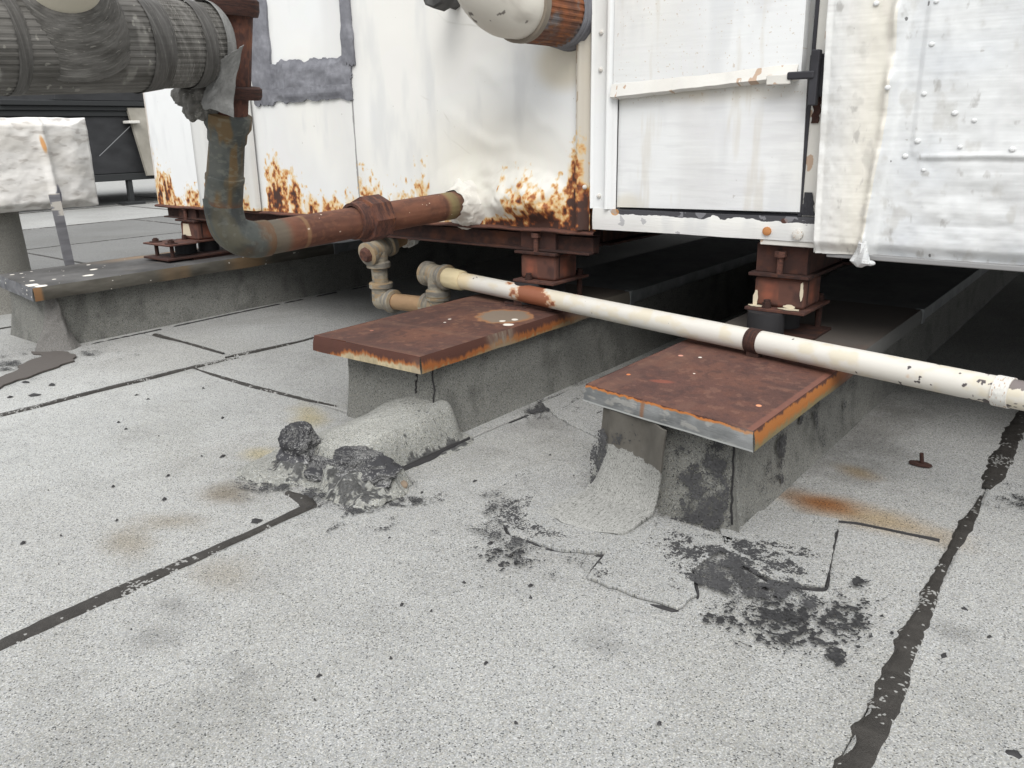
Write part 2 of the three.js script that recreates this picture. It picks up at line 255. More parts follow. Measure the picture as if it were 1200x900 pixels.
function floorFilm(name, x0, x1, z0, z1, W, fn, seed, dark, y = 0.0125, fr = 26) {
  const H = Math.round(W * (z1 - z0) / (x1 - x0));
  const t = tex(W, H, (u, v) => { const x = lerp(x0, x1, u), z = lerp(z1, z0, v); return tarPixels(x, z, fn(x, z), seed, dark, fr); });
  const m = std({ map: t, transparent: true, alphaTest: 0.5, roughness: 0.8, bumpMap: t, bumpScale: 0.0006 });
  const o = part(name, surf((u, v) => { const x = lerp(x0, x1, u), z = lerp(z1, z0, v); return [x, y + roofY(x, z), z]; }, 60, 40, (u, v) => [u, v]), m, roof);
  o.userData.kind = 'stuff'; return o;
}
const mx = Math.max;
floorFilm('tar_film', -1.4, -0.85, -1.86, -1.38, 1024, (x, z) => mx(0.95 * sst(0, 0.45, blob(x, z, -1.17, -1.62, 0.2, 0.12, -0.25)), 0.7 * sst(0, 0.6, blob(x, z, -1.08, -1.74, 0.2, 0.08)), 0.62 * sst(0, 0.8, blob(x, z, -1.12, -1.39, 0.09, 0.05)), 0.5 * sst(0, 1, blob(x, z, -1.2, -1.46, 0.15, 0.05))), 51, 0.6, 0.0165);
floorFilm('tar_film', -0.86, -0.42, -1.86, -1.5, 1024, (x, z) => mx(1.1 * sst(0, 0.3, blob(x, z, -0.68, -1.64, 0.17, 0.1, 0.2)), 1.0 * sst(0, 0.5, blob(x, z, -0.53, -1.63, 0.1, 0.07, 0.3)), 0.8 * sst(0, 0.6, blob(x, z, -0.62, -1.76, 0.13, 0.05, 0.3)), 0.75 * sst(0, 0.9, blob(x, z, -0.58, -1.83, 0.1, 0.03))), 52, 0.85, 0.0165);
floorFilm('tar_splatter', -0.66, -0.28, -1.8, -1.38, 1024, (x, z) => mx(0.72 * sst(0, 0.8, blob(x, z, -0.61, -1.44, 0.06, 0.045)), 0.74 * sst(0, 0.7, blob(x, z, -0.49, -1.56, 0.1, 0.08)), 0.66 * sst(0, 0.8, blob(x, z, -0.39, -1.64, 0.07, 0.07)), 0.62 * sst(0, 0.8, blob(x, z, -0.375, -1.47, 0.045, 0.05)), 0.55 * sst(0, 0.9, blob(x, z, -0.46, -1.5, 0.16, 0.1)), 0.6 * sst(0, 0.8, blob(x, z, -0.41, -1.78, 0.04, 0.03))), 53, 0.95, 0.0125, 74);
floorFilm('tar_film', -2.14, -1.46, -1.62, -1.22, 1024, (x, z) => mx(0.85 * sst(0, 0.6, blob(x, z, -1.66, -1.42, 0.14, 0.1, 0.4)), 0.62 * sst(0, 0.8, blob(x, z, -1.57, -1.46, 0.12, 0.05, -0.6)), 0.5 * sst(0, 0.8, blob(x, z, -1.98, -1.31, 0.15, 0.07, -0.3)), 0.5 * sst(0, 0.9, blob(x, z, -1.78, -1.36, 0.14, 0.05))), 54, 0.75, 0.0125);
floorFilm('tar_film', -4.5, -3.7, -1.9, -1.2, 768, (x, z) => mx(0.8 * sst(0, 0.5, blob(x, z, -4.05, -1.42, 0.13, 0.1)), 0.5 * sst(0, 0.6, blob(x, z, -3.95, -1.78, 0.09, 0.06))), 55, 0.6, 0.0125);
floorFilm('tar_film', -1.78, -1.5, -2.75, -2.2, 512, (x, z) => 0.75 * sst(0, 0.7, blob(x, z, -1.7, -2.42, 0.07, 0.2)), 56, 0.9, 0.0145);
floorFilm('tar_film', -0.3, -0.02, -2.62, -2.3, 512, (x, z) => 0.52 * sst(0, 0.9, blob(x, z, -0.14, -2.45, 0.14, 0.08)), 57, 0.6, 0.0125);
floorFilm('tar_splatter', -0.66, -0.28, -1.8, -1.36, 1024, (x, z) => mx(0.56 * sst(0, 0.7, blob(x, z, -0.5, -1.5, 0.18, 0.14)), 0.56 * sst(0, 0.7, blob(x, z, -0.39, -1.6, 0.1, 0.16))), 58, 0.95, 0.0128, 130);
floorFilm('tar_splatter', -1.3, -0.95, -1.6, -1.25, 768, (x, z) => 0.5 * sst(0, 0.8, blob(x, z, -1.12, -1.4, 0.12, 0.1)), 59, 0.95, 0.0128, 110);
{ // scattered flecks of tar on the open roof
  const sp = [[-2.33, -1.05, 7], [-2.27, -1.19, 6], [-2.12, -1.09, 9], [-2.1, -0.94, 5], [-2.27, -1.38, 8], [-1.79, -1.16, 22], [-2.17, -0.73, 8], [-1.18, -1.1, 6], [-1.13, -1.25, 5], [-1.13, -0.83, 5], [-1.06, -0.95, 5], [-1.11, -1.12, 4], [-0.05, -1.38, 14], [-0.2, -1.6, 9], [-3.57, -1.43, 18], [-3.48, -1.32, 20], [-3.53, -1.25, 11], [-3.7, -1.38, 12], [-3.13, -1.56, 8], [-3.04, -1.56, 9], [-2.87, -1.35, 8], [-2.78, -1.33, 7], [-2.99, -1.77, 9], [-0.65, -1.7, 16], [-0.58, -1.64, 20], [-0.55, -1.83, 14], [-0.5, -1.78, 12], [-1.12, -1.41, 9], [-1.11, -1.36, 8], [-1.2, -1.43, 7], [-1, -1.33, 7], [-0.97, -1.29, 5], [-0.9, -1.05, 5], [-0.55, -1.1, 5], [-0.75, -0.95, 4], [-0.2, -1.8, 7], [-0.14, -1.72, 6], [-0.1, -1.95, 6], [-2.6, -1.6, 7], [-1.55, -1.55, 7], [-1.48, -1.7, 7], [-1.42, -2, 6]];
  const list = [], r = rng(77);
  for (let k = 0; k < 30; k++) { const a = r(), b = r(); sp.push([-2.9 + 2.9 * a, -0.6 - 1.9 * b, 1.5 + 1.6 * r()]); }
  for (const [x, z, mm] of sp) {
    const n = 9, q = mm / 1000 * 0.7, el = 1 + r(), ro = r() * 3, P = [], I = []; P.push(x, 0.012 + roofY(x, z) + Math.min(0.004, q * 0.4), z);
    for (let i = 0; i < n; i++) { const t = i / n * 6.283, a = q * el * (0.55 + 0.9 * r()) * Math.cos(t), b = q * (0.55 + 0.9 * r()) * Math.sin(t); P.push(x + a * Math.cos(ro) - b * Math.sin(ro), 0.0075 + roofY(x, z), z + a * Math.sin(ro) + b * Math.cos(ro)); I.push(0, 1 + (i + 1) % n, 1 + i); }
    const g = new THREE.BufferGeometry(); g.setAttribute('position', new THREE.Float32BufferAttribute(P, 3)); g.setAttribute('uv', new THREE.Float32BufferAttribute(new Float32Array(P.length / 3 * 2), 2)); g.setIndex(I); g.computeVertexNormals(); list.push(g);
  }
  part('tar_flecks', list, M.tarBlack, roof).userData.kind = 'stuff';
}

// ------------------------------------------------------------------ rust and paint textures
const RUST = [[70, 46, 40], [92, 60, 50], [116, 72, 52], [150, 92, 52], [46, 33, 32]];
function rustCol(x, y, s) { const a = fbm(x * 12, y * 12, 5, s), b = fbm(x * 45, y * 45, 3, s + 50), c = fbm(x * 3, y * 3, 3, s + 90); let k = mix3(RUST[0], RUST[1], sst(0.3, 0.65, a)); k = mix3(k, RUST[2], sst(0.5, 0.75, b) * 0.5); k = mix3(k, RUST[3], sst(0.62, 0.8, c * 0.6 + a * 0.4) * 0.5); return mix3(k, RUST[4], sst(0.55, 0.75, fbm(x * 30, y * 30, 3, s + 33)) * 0.45); }
const rustTile = tex(512, 512, (u, v) => rustCol(u * 1.0, v * 1.0, 3), { wrap: true });
const roughTile = tex(512, 512, (u, v, i, j) => { const g = 128 + 120 * (fbm(u * 24, v * 24, 4, 8) - 0.5) + 30 * (h2(i, j, 9) - 0.5); return [g, g, g]; }, { srgb: false, wrap: true });
const brushTile = tex(512, 512, (u, v) => { const g = 128 + 150 * (fbm(u * 5, v * 70, 4, 18) - 0.5) + 60 * (fbm(u * 30, v * 30, 3, 19) - 0.5); return [g, g, g]; }, { srgb: false, wrap: true });
M.rust = std({ map: rustTile, bumpMap: roughTile, bumpScale: 0.0012, roughness: 0.9 });
M.rustDark = std({ map: rustTile, color: new THREE.Color().setRGB(0.45, 0.42, 0.42), bumpMap: roughTile, bumpScale: 0.001, roughness: 0.9 });
M.rustOrange = std({ map: tex(256, 256, (u, v) => { const c = rustCol(u * 0.5, v * 0.5, 7), n = fbm(u * 8, v * 8, 4, 8); return mix3(c, [150, 84, 62], sst(0.35, 0.6, n) * 0.75); }, { wrap: true }), bumpMap: roughTile, bumpScale: 0.0012, roughness: 0.85 });
M.black = std({ color: new THREE.Color().setRGB(0.02, 0.02, 0.022), roughness: 0.7 });
M.galv = std({ map: tex(512, 512, (u, v) => { const g = 118 + 34 * (fbm(u * 14, v * 14, 4, 12) - 0.5) + 18 * (fbm(u * 60, v * 60, 2, 13) - 0.5); return [g, g + 3, g + 4]; }, { wrap: true }), metalness: 0.35, roughness: 0.55, bumpMap: roughTile, bumpScale: 0.0003 });

// ------------------------------------------------------------------ curbs
function capTop(kind, W, D, seed) {                           // paint / rust on the top of a cap, 0..W across, 0..D from the front
  return tex(512, 1024, (u, v) => {
    const x = u * W, y = v * D; let c;
    const r = rustCol(x * 0.8, y * 0.8, seed), n = fbm(x * 7, y * 7, 4, seed + 4);
    const fine = (h2(Math.floor(x * 420), Math.floor(y * 420), seed) - 0.5) * 10;
    if (kind === 'rust') { c = mix3(r, [90, 60, 53], 0.6); c = mix3(c, [112, 74, 60], sst(0.5, 0.72, n) * 0.4); c = c.map((q) => q + fine); }
    else { const g = 92 + 50 * (n - 0.45) + fine; c = [g + 2, g + 1, g - 1]; c = mix3(c, [120, 96, 74], sst(0.5, 0.75, fbm(x * 5, y * 3, 3, seed + 8)) * sst(0.5, 1.2, y)); }
    return c;
  });
}
const capTex = (W, D, fn) => tex(512, 1024, (u, v) => fn(u * W, v * D));
function speck(c, x, y, list) { for (const [a, b, r, col] of list) { const d = Math.hypot((x - a), (y - b) * 0.9) + 0.4 * r * (fbm(x * 60, y * 60, 2, 5) - 0.5); if (d < r) c = mix3(c, col, sst(r, r * 0.75, d)); } return c; }
const WHT = [225, 220, 210];
function makeCurb(label, { x0, x1, zf, zfl, zb, h, kind, lipMat, body, seed, capEnd }) {
  const t = thing('equipment_curb', label, 'equipment curb', [(x0 + x1) / 2, 0, zf], 'roof curbs carrying the white unit'), cx = (x0 + x1) / 2;
  const L = (x) => x - cx, Z = (z) => z - zf;
  // body: flashing sheet wrapped round, flaring at the roof
  const [bx0, bx1, bzf] = body, R = 0.014, path = [];
  const loop = [[bx0, zb], [bx0, bzf], [bx1, bzf], [bx1, zb]];
  const seg = [[loop[0], [bx0, bzf - R], [-1, 0], [-1, 0]], [[bx0, bzf - R], [bx0 + R, bzf], [-1, 0], [0, 1]], [[bx0 + R, bzf], [bx1 - R, bzf], [0, 1], [0, 1]], [[bx1 - R, bzf], [bx1, bzf - R], [0, 1], [1, 0]], [[bx1, bzf - R], loop[3], [1, 0], [1, 0]]];
  const lens = seg.map(([a, b]) => Math.hypot(b[0] - a[0], b[1] - a[1])), cnt = [70, 6, 46, 6, 150];
  for (let k = 0; k < 5; k++) for (let i = 0; i < cnt[k]; i++) { const q = (i / cnt[k]) ** (k === 0 ? 0.5 : k === 4 ? 2 : 1), [a, b, n0, n1] = seg[k]; let px = lerp(a[0], b[0], q), pz = lerp(a[1], b[1], q), nx = lerp(n0[0], n1[0], q), nz = lerp(n0[1], n1[1], q); const l = Math.hypot(nx, nz); nx /= l; nz /= l; if (k === 1 || k === 3) { const ccx = k === 1 ? bx0 + R : bx1 - R, ccz = bzf - R; px = ccx + nx * R; pz = ccz + nz * R; } path.push([px, pz, nx, nz]); }
  path.push([bx1, zb, 1, 0]);
  let acc = 0; const ss = path.map((p, i) => { if (i) acc += Math.hypot(p[0] - path[i - 1][0], p[1] - path[i - 1][1]); return acc; });
  const n = path.length - 1, g = surf((u, v) => {
    const k = Math.round(u * n), [px, pz, nx, nz] = path[k], y = lerp(-0.003, h - 0.03, v), fl = (nx > 0.5 ? 0.032 : 0.006) * Math.pow(1 - v, 3.6) + 0.007 * (fbm(ss[k] * 4, y * 7, 3, seed) - 0.5) + (nz > 0.5 ? (seed === 2 ? 0.016 : 0.034) * (1 - v) ** 2 : 0);
    return [L(px + nx * fl), y, Z(pz + nz * fl)];
  }, n, 26, (u, v) => [ss[Math.round(u * n)] / TILE + seed * 0.13, v * h / TILE], (u, v, p) => { const k = Math.round(u * n), f = 0.72 + 0.3 * fbm(ss[k] * 4, p[1] * 10, 4, seed + 3), d = fbm(ss[k] * 16, p[1] * 9, 3, seed + 7), q = (f - 0.25 * sst(0.55, 0.75, d)); return [q, q * 0.995, q * 0.97]; });
  part('wall_flashing', scaleUV(metricUV(g), 1 / TILE), M.curb, t);
  const crack = (pts, sd) => { const q = []; for (let i = 0; i <= 14; i++) { const a = i / 14 * (pts.length - 1), k = Math.min(pts.length - 2, Math.floor(a)), f = a - k; q.push(pts[k].map((v, m) => lerp(v, pts[k + 1][m], f) + 0.006 * (h2(i, m, sd) - 0.5))); } part('lap_edge', tubeG(q.map(([x, y, z]) => [L(x), y, Z(z)]), 0.0028, 40, 6), M.tarBlack, t); };
  const fz = (y) => { const k = clamp(1 - y / (h - 0.03)); return bzf + 0.006 * k ** 3.6 + (seed === 2 ? 0.016 : 0.034) * k * k + 0.001; };
  crack([[bx1 - 0.006, h - 0.05, fz(h - 0.05)], [bx1, 0.14, fz(0.14)], [bx1 + 0.012, 0.03, fz(0.03)]], seed * 7);
  if (seed === 2) crack([[bx1 - 0.075, h - 0.06, fz(h - 0.06)], [bx1 - 0.08, 0.2, fz(0.2)], [bx1 - 0.085, 0.15, fz(0.15)]], 5);
  return { t, L, Z };
}
function makeCap(o, { x0, x1, zf, zfl, zb, h, drop, topMat, sideMat, frontMat, backMat, zJoint, zCap = -3.0 }) {   // folded sheet-metal cap; zfl = front z at the left corner
  const { t, L, Z } = o, front = (x) => lerp(zfl, zf, (x - x0) / (x1 - x0)), D = 1.3;
  const top = part('cap_sheet', surf((u, v) => { const x = lerp(x0, x1, u), z = lerp(front(x), zJoint, v); return [L(x), h + 0.004 * Math.sin(u * 3.14) * Math.sin(v * 3.14) + 0.007 * (fbm(x * 6, z * 6, 3, 3) - 0.5) * Math.sin(u * 3.14) - 0.0015 * vn(z * 30, u * 2, 4) * (u === 0 || u === 1 ? 1 : 0), Z(z)]; }, 30, 40, (u, v) => [u, v]), topMat, t);
  part('cap_skirt', surf((u, v) => { const k = 0.006 * (1 - v), x = lerp(x0 - k, x1 + k, u), b = 0.006 * (1 - v) + 0.003 * Math.sin(v * 3); return [L(x), h - drop * (1 - v) + 0.002 * (vn(u * 9, 3, 2) - 0.5) * (1 - v), Z(front(x) + b)]; }, 30, 6, (u, v) => [u, v]), frontMat, top);
  part('cap_skirt', surf((u, v) => { const z = lerp(front(x1), zJoint, u), b = 0.006 * (1 - v) + 0.003 * Math.sin(v * 3); return [L(x1 + b), h - drop * (1 - v) + 0.003 * (vn(u * 14, 5, 2) - 0.5) * (1 - v), Z(z)]; }, 60, 6, (u, v) => [u, v]), sideMat, top);
  part('cap_skirt', surf((u, v) => { const z = lerp(front(x0), zJoint, u); return [L(x0 - 0.006 * (1 - v)), h - drop * (1 - v), Z(z)]; }, 30, 3, (u, v) => [u, v]), sideMat, top);
  const bk = part('cap_sheet', box(L(x0 - 0.004), L(x1 + 0.007), h - drop * 0.95, h - 0.0015, Z(zb), Z(zJoint - 0.002), 0.003), backMat, t);
  part('cap_joint', box(L(x1 - 0.02), L(x1 + 0.011), h - drop - 0.004, h + 0.003, Z(zJoint - 0.02), Z(zJoint + 0.012), 0.002), backMat, t);
  return top;
}
function edgeTex(len, hgt, fn) { return tex(1024, 64, (u, v) => fn(u * len, v, u)); }
const capMat = (t, o = {}) => std({ map: t, roughness: 0.78, metalness: 0.05, bumpMap: roughTile, bumpScale: 0.0009, ...o });
const CREAM = [176, 162, 132], ORG = [146, 86, 42], DRK = [78, 46, 36], GLV = [128, 134, 138];

// left curb: grey cap with paint drips
const cl = { x0: -4.76, x1: -4.166, zf: -1.663, zfl: -1.745, zb: -8.6, h: 0.317 };
const c1 = makeCurb('long grey-topped curb at the far left with white paint drips on its cap', { ...cl, body: [-4.70, -4.225, -1.76], seed: 1 });
{
  const W = 0.594, D = 1.9, rr = rng(5), sp = []; for (let k = 0; k < 18; k++) sp.push([0.02 + 0.56 * rr(), 0.02 + rr() * rr() * 0.9, 0.003 + 0.012 * rr() ** 3, WHT]); sp.push([0.5, 0.02, 0.04, WHT], [0.45, 0.33, 0.03, WHT], [0.56, 0.05, 0.03, WHT], [0.3, 0.42, 0.022, WHT]);
  const tp = capTex(W, D, (x, y) => { const n = fbm(x * 7, y * 7, 4, 4), fine = (h2(Math.floor(x * 420), Math.floor(y * 420), 4) - 0.5) * 10, g = 72 + 60 * (n - 0.45) + fine; let c = [g + 2, g + 1, g]; c = mix3(c, [130, 108, 84], sst(0.45, 0.7, fbm(x * 5, y * 3, 3, 12)) * sst(0.35, 0.9, y)); return speck(c, x, y, sp); });
  const sd = edgeTex(D, 1, (s, v) => { const n = fbm(s * 9, v * 2, 4, 31), g = 82 + 50 * (n - 0.5) - 20 * (1 - v); let c = [g + 4, g + 1, g - 6]; c = mix3(c, [140, 100, 62], sst(0.02, 0, s - 0.03) * 0.8); c = mix3(c, [118, 92, 62], sst(0.45, 0.7, fbm(s * 4, 3, 3, 14)) * 0.7 * sst(0.3, 0.9, s)); if (fbm(s * 40, v * 3, 2, 2) > 0.86) c = [186, 182, 174]; return c; });
  const fr = edgeTex(W, 1, (s, v) => { const g = 96 + 50 * (fbm(s * 20, v * 2, 3, 15) - 0.5); return fbm(s * 30, v * 3, 2, 6) > 0.82 ? [186, 184, 178] : [g, g + 1, g + 4]; });
  makeCap(c1, { ...cl, drop: 0.062, topMat: capMat(tp), sideMat: capMat(sd), frontMat: capMat(fr), backMat: M.galv, zJoint: -3.5 });
}
// middle curb: rusty cap with cream lower edge
const cm = { x0: -2.297, x1: -1.786, zf: -1.809, zfl: -1.807, zb: -8.6, h: 0.317 };
const c2 = makeCurb('middle curb with rusty brown cap and pale ring stain under the white pipe', { ...cm, body: [-2.245, -1.815, -1.9], seed: 2 });
{
  const W = 0.511, D = 1.3;
  const tp = capTex(W, D, (x, y) => {
    const r = rustCol(x * 0.8, y * 0.8, 21), n = fbm(x * 6, y * 6, 4, 22), fine = (h2(Math.floor(x * 420), Math.floor(y * 420), 4) - 0.5) * 9;
    let c = mix3(mix3(r, [86, 58, 50], 0.55), [116, 76, 56], sst(0.46, 0.72, n) * 0.5).map((q) => q + fine); const fl = fbm(x * 36, y * 36, 4, 29); c = mix3(c, [64, 42, 38], sst(0.62, 0.7, fl) * 0.5); c = mix3(c, [126, 92, 72], sst(0.36, 0.28, fl) * 0.45); c = mix3(c, [106, 78, 64], sst(0.6, 0.75, fbm(x * 3, y * 14, 4, 30)) * 0.5);
    const e = Math.hypot((x - 0.375) / 0.105, (y - 0.585) / 0.105) + 0.55 * (n - 0.5) + 0.3 * (fbm(x * 40, y * 40, 3, 24) - 0.5);
    c = mix3(c, [150, 105, 70], sst(1.14, 1.0, e)); c = mix3(c, [122, 112, 100], sst(1.05, 0.8, e) * 0.9);
    c = mix3(c, [104, 100, 92], sst(0.75, 1.05, y + 0.2 * (n - 0.5)) * 0.85);
    c = mix3(c, [120, 74, 56], sst(0.02, 0.0, x) * 0.5 + sst(0.02, 0, y) * 0.3);
    return speck(c, x, y, [[0.42, 0.53, 0.013, WHT], [0.44, 0.575, 0.014, WHT], [0.47, 0.5, 0.02, WHT], [0.24, 0.44, 0.008, WHT], [0.26, 0.39, 0.006, WHT], [0.12, 0.16, 0.008, [170, 110, 90]]]);
  });
  const fr = edgeTex(W, 1, (s, v) => { const n = fbm(s * 80, v * 1.2, 4, 33), n2 = fbm(s * 9, 2, 3, 34); const b = v + 0.5 * (n - 0.5) + 0.25 * (n2 - 0.5) + 0.6 * sst(0.2, 0.05, s) - 0.04; let c = mix3(CREAM.map((q) => q * (0.8 + 0.4 * n)), ORG, sst(0.22, 0.46, b)); c = mix3(c, DRK, sst(0.42, 0.64, b)); c = mix3(c, [150, 140, 124], sst(0.46, 0.5, s) * 0.6 * (1 - v)); return c.map((q) => q * (0.85 + 0.3 * n2)); });
  const sd = edgeTex(D, 1, (s, v) => { const n = fbm(s * 80, v * 1.2, 4, 35), n2 = fbm(s * 6, 2, 3, 36); const b = v + 0.55 * (n - 0.5) + 0.5 * (n2 - 0.5) + 0.06; let c = mix3([142, 118, 84], ORG, sst(0.0, 0.3, b)); c = mix3(c, DRK, sst(0.35, 0.65, b)); c = mix3(c, [140, 134, 120], sst(0.3, 0.36, s) * sst(0.52, 0.44, s) * 0.5 * n * 2); return mix3(c, [104, 98, 88], sst(0.7, 1, s)); });
  makeCap(c2, { ...cm, drop: 0.055, topMat: capMat(tp), sideMat: capMat(sd), frontMat: capMat(fr), backMat: M.galv, zJoint: -3.12 });
}
// right curb: rusty cap, grey galvanised front lip
const cr = { x0: -1.199, x1: -0.678, zf: -1.773, zfl: -1.863, zb: -8.6, h: 0.317 };
const c3 = makeCurb('right curb with rusty brown cap, grey metal front lip and tar smeared flashing', { ...cr, body: [-1.125, -0.755, -1.872], seed: 3 });
{
  const W = 0.521, D = 1.6;
  const tp = capTex(W, D, (x, y) => {
    const r = rustCol(x * 0.8, y * 0.8, 41), n = fbm(x * 6, y * 6, 4, 42), fine = (h2(Math.floor(x * 380), Math.floor(y * 380), 4) - 0.5) * 11;
    let c = mix3(mix3(r, [88, 59, 52], 0.55), [112, 74, 58], sst(0.45, 0.72, n) * 0.5).map((q) => q + fine); const fl = fbm(x * 36, y * 36, 4, 49); c = mix3(c, [66, 44, 40], sst(0.62, 0.7, fl) * 0.5); c = mix3(c, [122, 90, 74], sst(0.36, 0.28, fl) * 0.4); c = mix3(c, [104, 76, 64], sst(0.6, 0.75, fbm(x * 14, y * 3, 4, 50)) * 0.45);
    c = mix3(c, [124, 80, 66], sst(0.5, 0.507, x) * 0.7); c = mix3(c, [150, 80, 60], sst(0, 0.6, blob(x, y, 0.16, 0.17, 0.05, 0.02, 0.4)) * 0.6);
    c = mix3(c, [98, 95, 90], sst(0.72, 0.9, y + 0.25 * (n - 0.5)) * 0.9);
    return speck(c, x, y, [[0.46, 0.17, 0.009, [220, 150, 110]], [0.08, 0.44, 0.01, [210, 150, 130]], [0.14, 0.46, 0.007, WHT], [0.05, 0.16, 0.007, [200, 120, 70]], [0.2, 0.3, 0.004, WHT]]);
  });
  const fr = edgeTex(W, 1, (s, v) => { const n = fbm(s * 60, v * 1.5, 4, 43), g = 112 + 60 * (fbm(s * 22, v * 2, 4, 44) - 0.5); let c = [g, g + 2, g + 2]; c = mix3(c, [156, 154, 148], sst(0.56, 0.7, fbm(s * 30, v * 3, 4, 47)) * 0.6); const b = v + 0.28 * (n - 0.5); c = mix3(c, [170, 104, 50], sst(0.8, 0.9, b)); c = mix3(c, DRK, sst(0.93, 1.0, b)); c = mix3(c, [128, 84, 56], sst(0.012, 0.004, Math.abs(s - 0.2) + 0.004 * n) * 0.7); if (v < 0.1) c = [160, 162, 160]; return mix3(c, [150, 152, 152], sst(0.42, 0.5, s) * 0.35); });
  const sd = edgeTex(D, 1, (s, v) => { const n = fbm(s * 70, v * 1.5, 4, 45), n2 = fbm(s * 5, 2, 3, 46); const b = v + 0.4 * (n - 0.5); let c = mix3([124, 112, 80], [158, 98, 44], sst(0.1, 0.5, b)); c = mix3(c, DRK, sst(0.8, 0.95, b)); c = mix3(c, DRK, sst(0.5, 0.7, s) * 0.8); return mix3(c, [96, 96, 94], sst(0.66, 0.9, s)); });
  makeCap(c3, { ...cr, drop: 0.05, topMat: capMat(tp), sideMat: capMat(sd), frontMat: capMat(fr), backMat: M.galv, zJoint: -3.4 });
}
// the low flashed step in front of the middle curb, with two lumps of tar on its corners
{
  const { t, L, Z } = c2, x0 = -2.09, x1 = -1.745, z0 = -1.95, z1 = -1.47, H = 0.1;
  const lumpH = (x, z, cx, cz, rx, rz, h, sd, p = 0.5) => { const n = fbm(x * 16, z * 16, 4, sd) - 0.5, b = blob(x, z, cx, cz, rx, rz) + 0.55 * n; return h * Math.pow(sst(0, 0.55, b), p) * (1 + 0.5 * n); };
  const hf = (x, z) => { // rounded block, its top rising into the wall behind, bitumen built up on the two front corners
    const e = 0.016 * (fbm(x * 9, z * 9, 4, 5) - 0.5), R = 0.05, cx = (x0 + x1) / 2, cz = (z0 + z1) / 2, qx = Math.abs(x - cx) - (x1 - x0) / 2 + R, qz = Math.abs(z - cz) - (z1 - z0) / 2 + R, d = Math.hypot(mx(qx, 0), mx(qz, 0)) + Math.min(mx(qx, qz), 0) - R + e;
    const left = 0.05 * sst(-1.9, -2.1, x), wall = 0.022 * sst(-1.74, -1.92, z), slope = sst(-1.62, -1.44, z) * 0.03;
    let y = (H - left - slope + wall + 0.01 * (fbm(x * 6, z * 6, 3, 4) - 0.5)) * Math.pow(1 - sst(-0.025 - 0.06 * sst(-1.9, -2.08, x), 0.02 + 0.03 * sst(-1.9, -2.08, x), d), 0.7) + 0.014 * sst(0.11, 0.0, d + 0.03 * (fbm(x * 20, z * 20, 3, 8) - 0.5));
    y = mx(y, lumpH(x, z, -1.972, -1.46, 0.13, 0.12, 0.05, 61, 1), lumpH(x, z, -1.735, -1.49, 0.17, 0.14, 0.07, 63, 1), lumpH(x, z, -1.69, -1.44, 0.14, 0.09, 0.03, 65, 1), lumpH(x, z, -2.02, -1.39, 0.15, 0.09, 0.025, 66, 1));
    return y + 0.004 + 0.004 * (fbm(x * 30, z * 30, 3, 9) - 0.5) * sst(0.02, 0.05, y);
  };
  const tarShadeMask = (x, z, y) => { const n = fbm(x * 22, z * 22, 4, 67), f = fbm(x * 110, z * 110, 2, 68); let d = mx(1.25 * sst(0, 0.5, blob(x, z, -1.972, -1.455, 0.1, 0.1)) * sst(0.06, 0.13, y), 1.35 * sst(0, 0.5, blob(x, z, -1.735, -1.49, 0.11, 0.085)) * sst(0.05, 0.1, y), 0.75 * sst(0, 0.6, blob(x, z, -1.7, -1.42, 0.17, 0.1)), 0.6 * sst(0, 0.6, blob(x, z, -1.96, -1.4, 0.1, 0.06)), 0.9 * sst(0.03, 0.01, Math.abs(x + 1.712)) * sst(0.05, 0.025, y) * sst(-1.6, -1.7, z), 0.5 * sst(0.04, 0.0, Math.abs(x + 1.86) - 0.1) * sst(0.05, 0, Math.abs(z + 1.44)) ); return d * 0.92 + (n - 0.5) * 1.3 + (f - 0.5) * 1.1 > 0.52; };  // strip along the right base also paints the shade under the overhang
  const X0 = x0 - 0.17, X1 = x1 + 0.17, Z0 = z0 - 0.03, Z1 = z1 + 0.17;
  const step = part('flashed_step', scaleUV(metricUV(surf((u, v) => { const x = lerp(X0, X1, u), z = lerp(Z1, Z0, v), q = Math.min(u, 1 - u, v); return [L(x), hf(x, z) - (q === 0 ? 0.01 : 0), Z(z)]; }, 175, 190, null, (u, v, p) => {
    const x = lerp(X0, X1, u), z = lerp(Z1, Z0, v); if (tarShadeMask(x, z, p[1])) { const g = 0.3 + 0.5 * (fbm(x * 60, z * 60 + p[1] * 40, 3, 69) - 0.3); return [g, g, g * 1.04]; }
    const f = (0.95 + 0.3 * (fbm(x * 9, z * 9, 4, 6) - 0.5)) * lerp(1.5, 1.75, sst(0.05, 0.1, p[1]) * sst(-1.9, -1.7, z)); return [f, f, f * 0.98]; })), 1 / TILE), M.curb, t);
  const n3 = (x, y, z, f, s) => (fbm(x * f + 11, y * f + 7, 4, s) + fbm(y * f + 3, z * f + 19, 4, s + 7) + fbm(z * f + 5, x * f + 2, 4, s + 13)) / 3;
  const lump = (c, r, pinch, s) => part('tar_lump', scaleUV(metricUV(surf((u, v) => {
    const th = u * 6.2832, ph = v * 3.1416, sx = Math.cos(th) * Math.sin(ph), sy = Math.cos(ph), sz = Math.sin(th) * Math.sin(ph), n = 1 + 2.2 * (n3(sx, sy, sz, 1.2, s) - 0.5) + 0.9 * (n3(sx, sy, sz, 4, s + 2) - 0.5), w = 1 - pinch * Math.exp(-(((sy + 0.15) / 0.3) ** 2)) + (sy < -0.2 ? 0.45 * (-sy - 0.2) : 0);
    return [L(c[0] + r[0] * sx * n * w), c[1] + r[1] * sy * (0.7 + 0.3 * n), Z(c[2] + r[2] * sz * n * w)]; }, 120, 80, null, (u, v, p) => {
    const q = sst(-0.7, 0.6, (p[1] - c[1]) / r[1]), g = lerp(1.5, 0.78, q); return [g, g, g]; })), 1 / 0.6), M.tarLump, step);
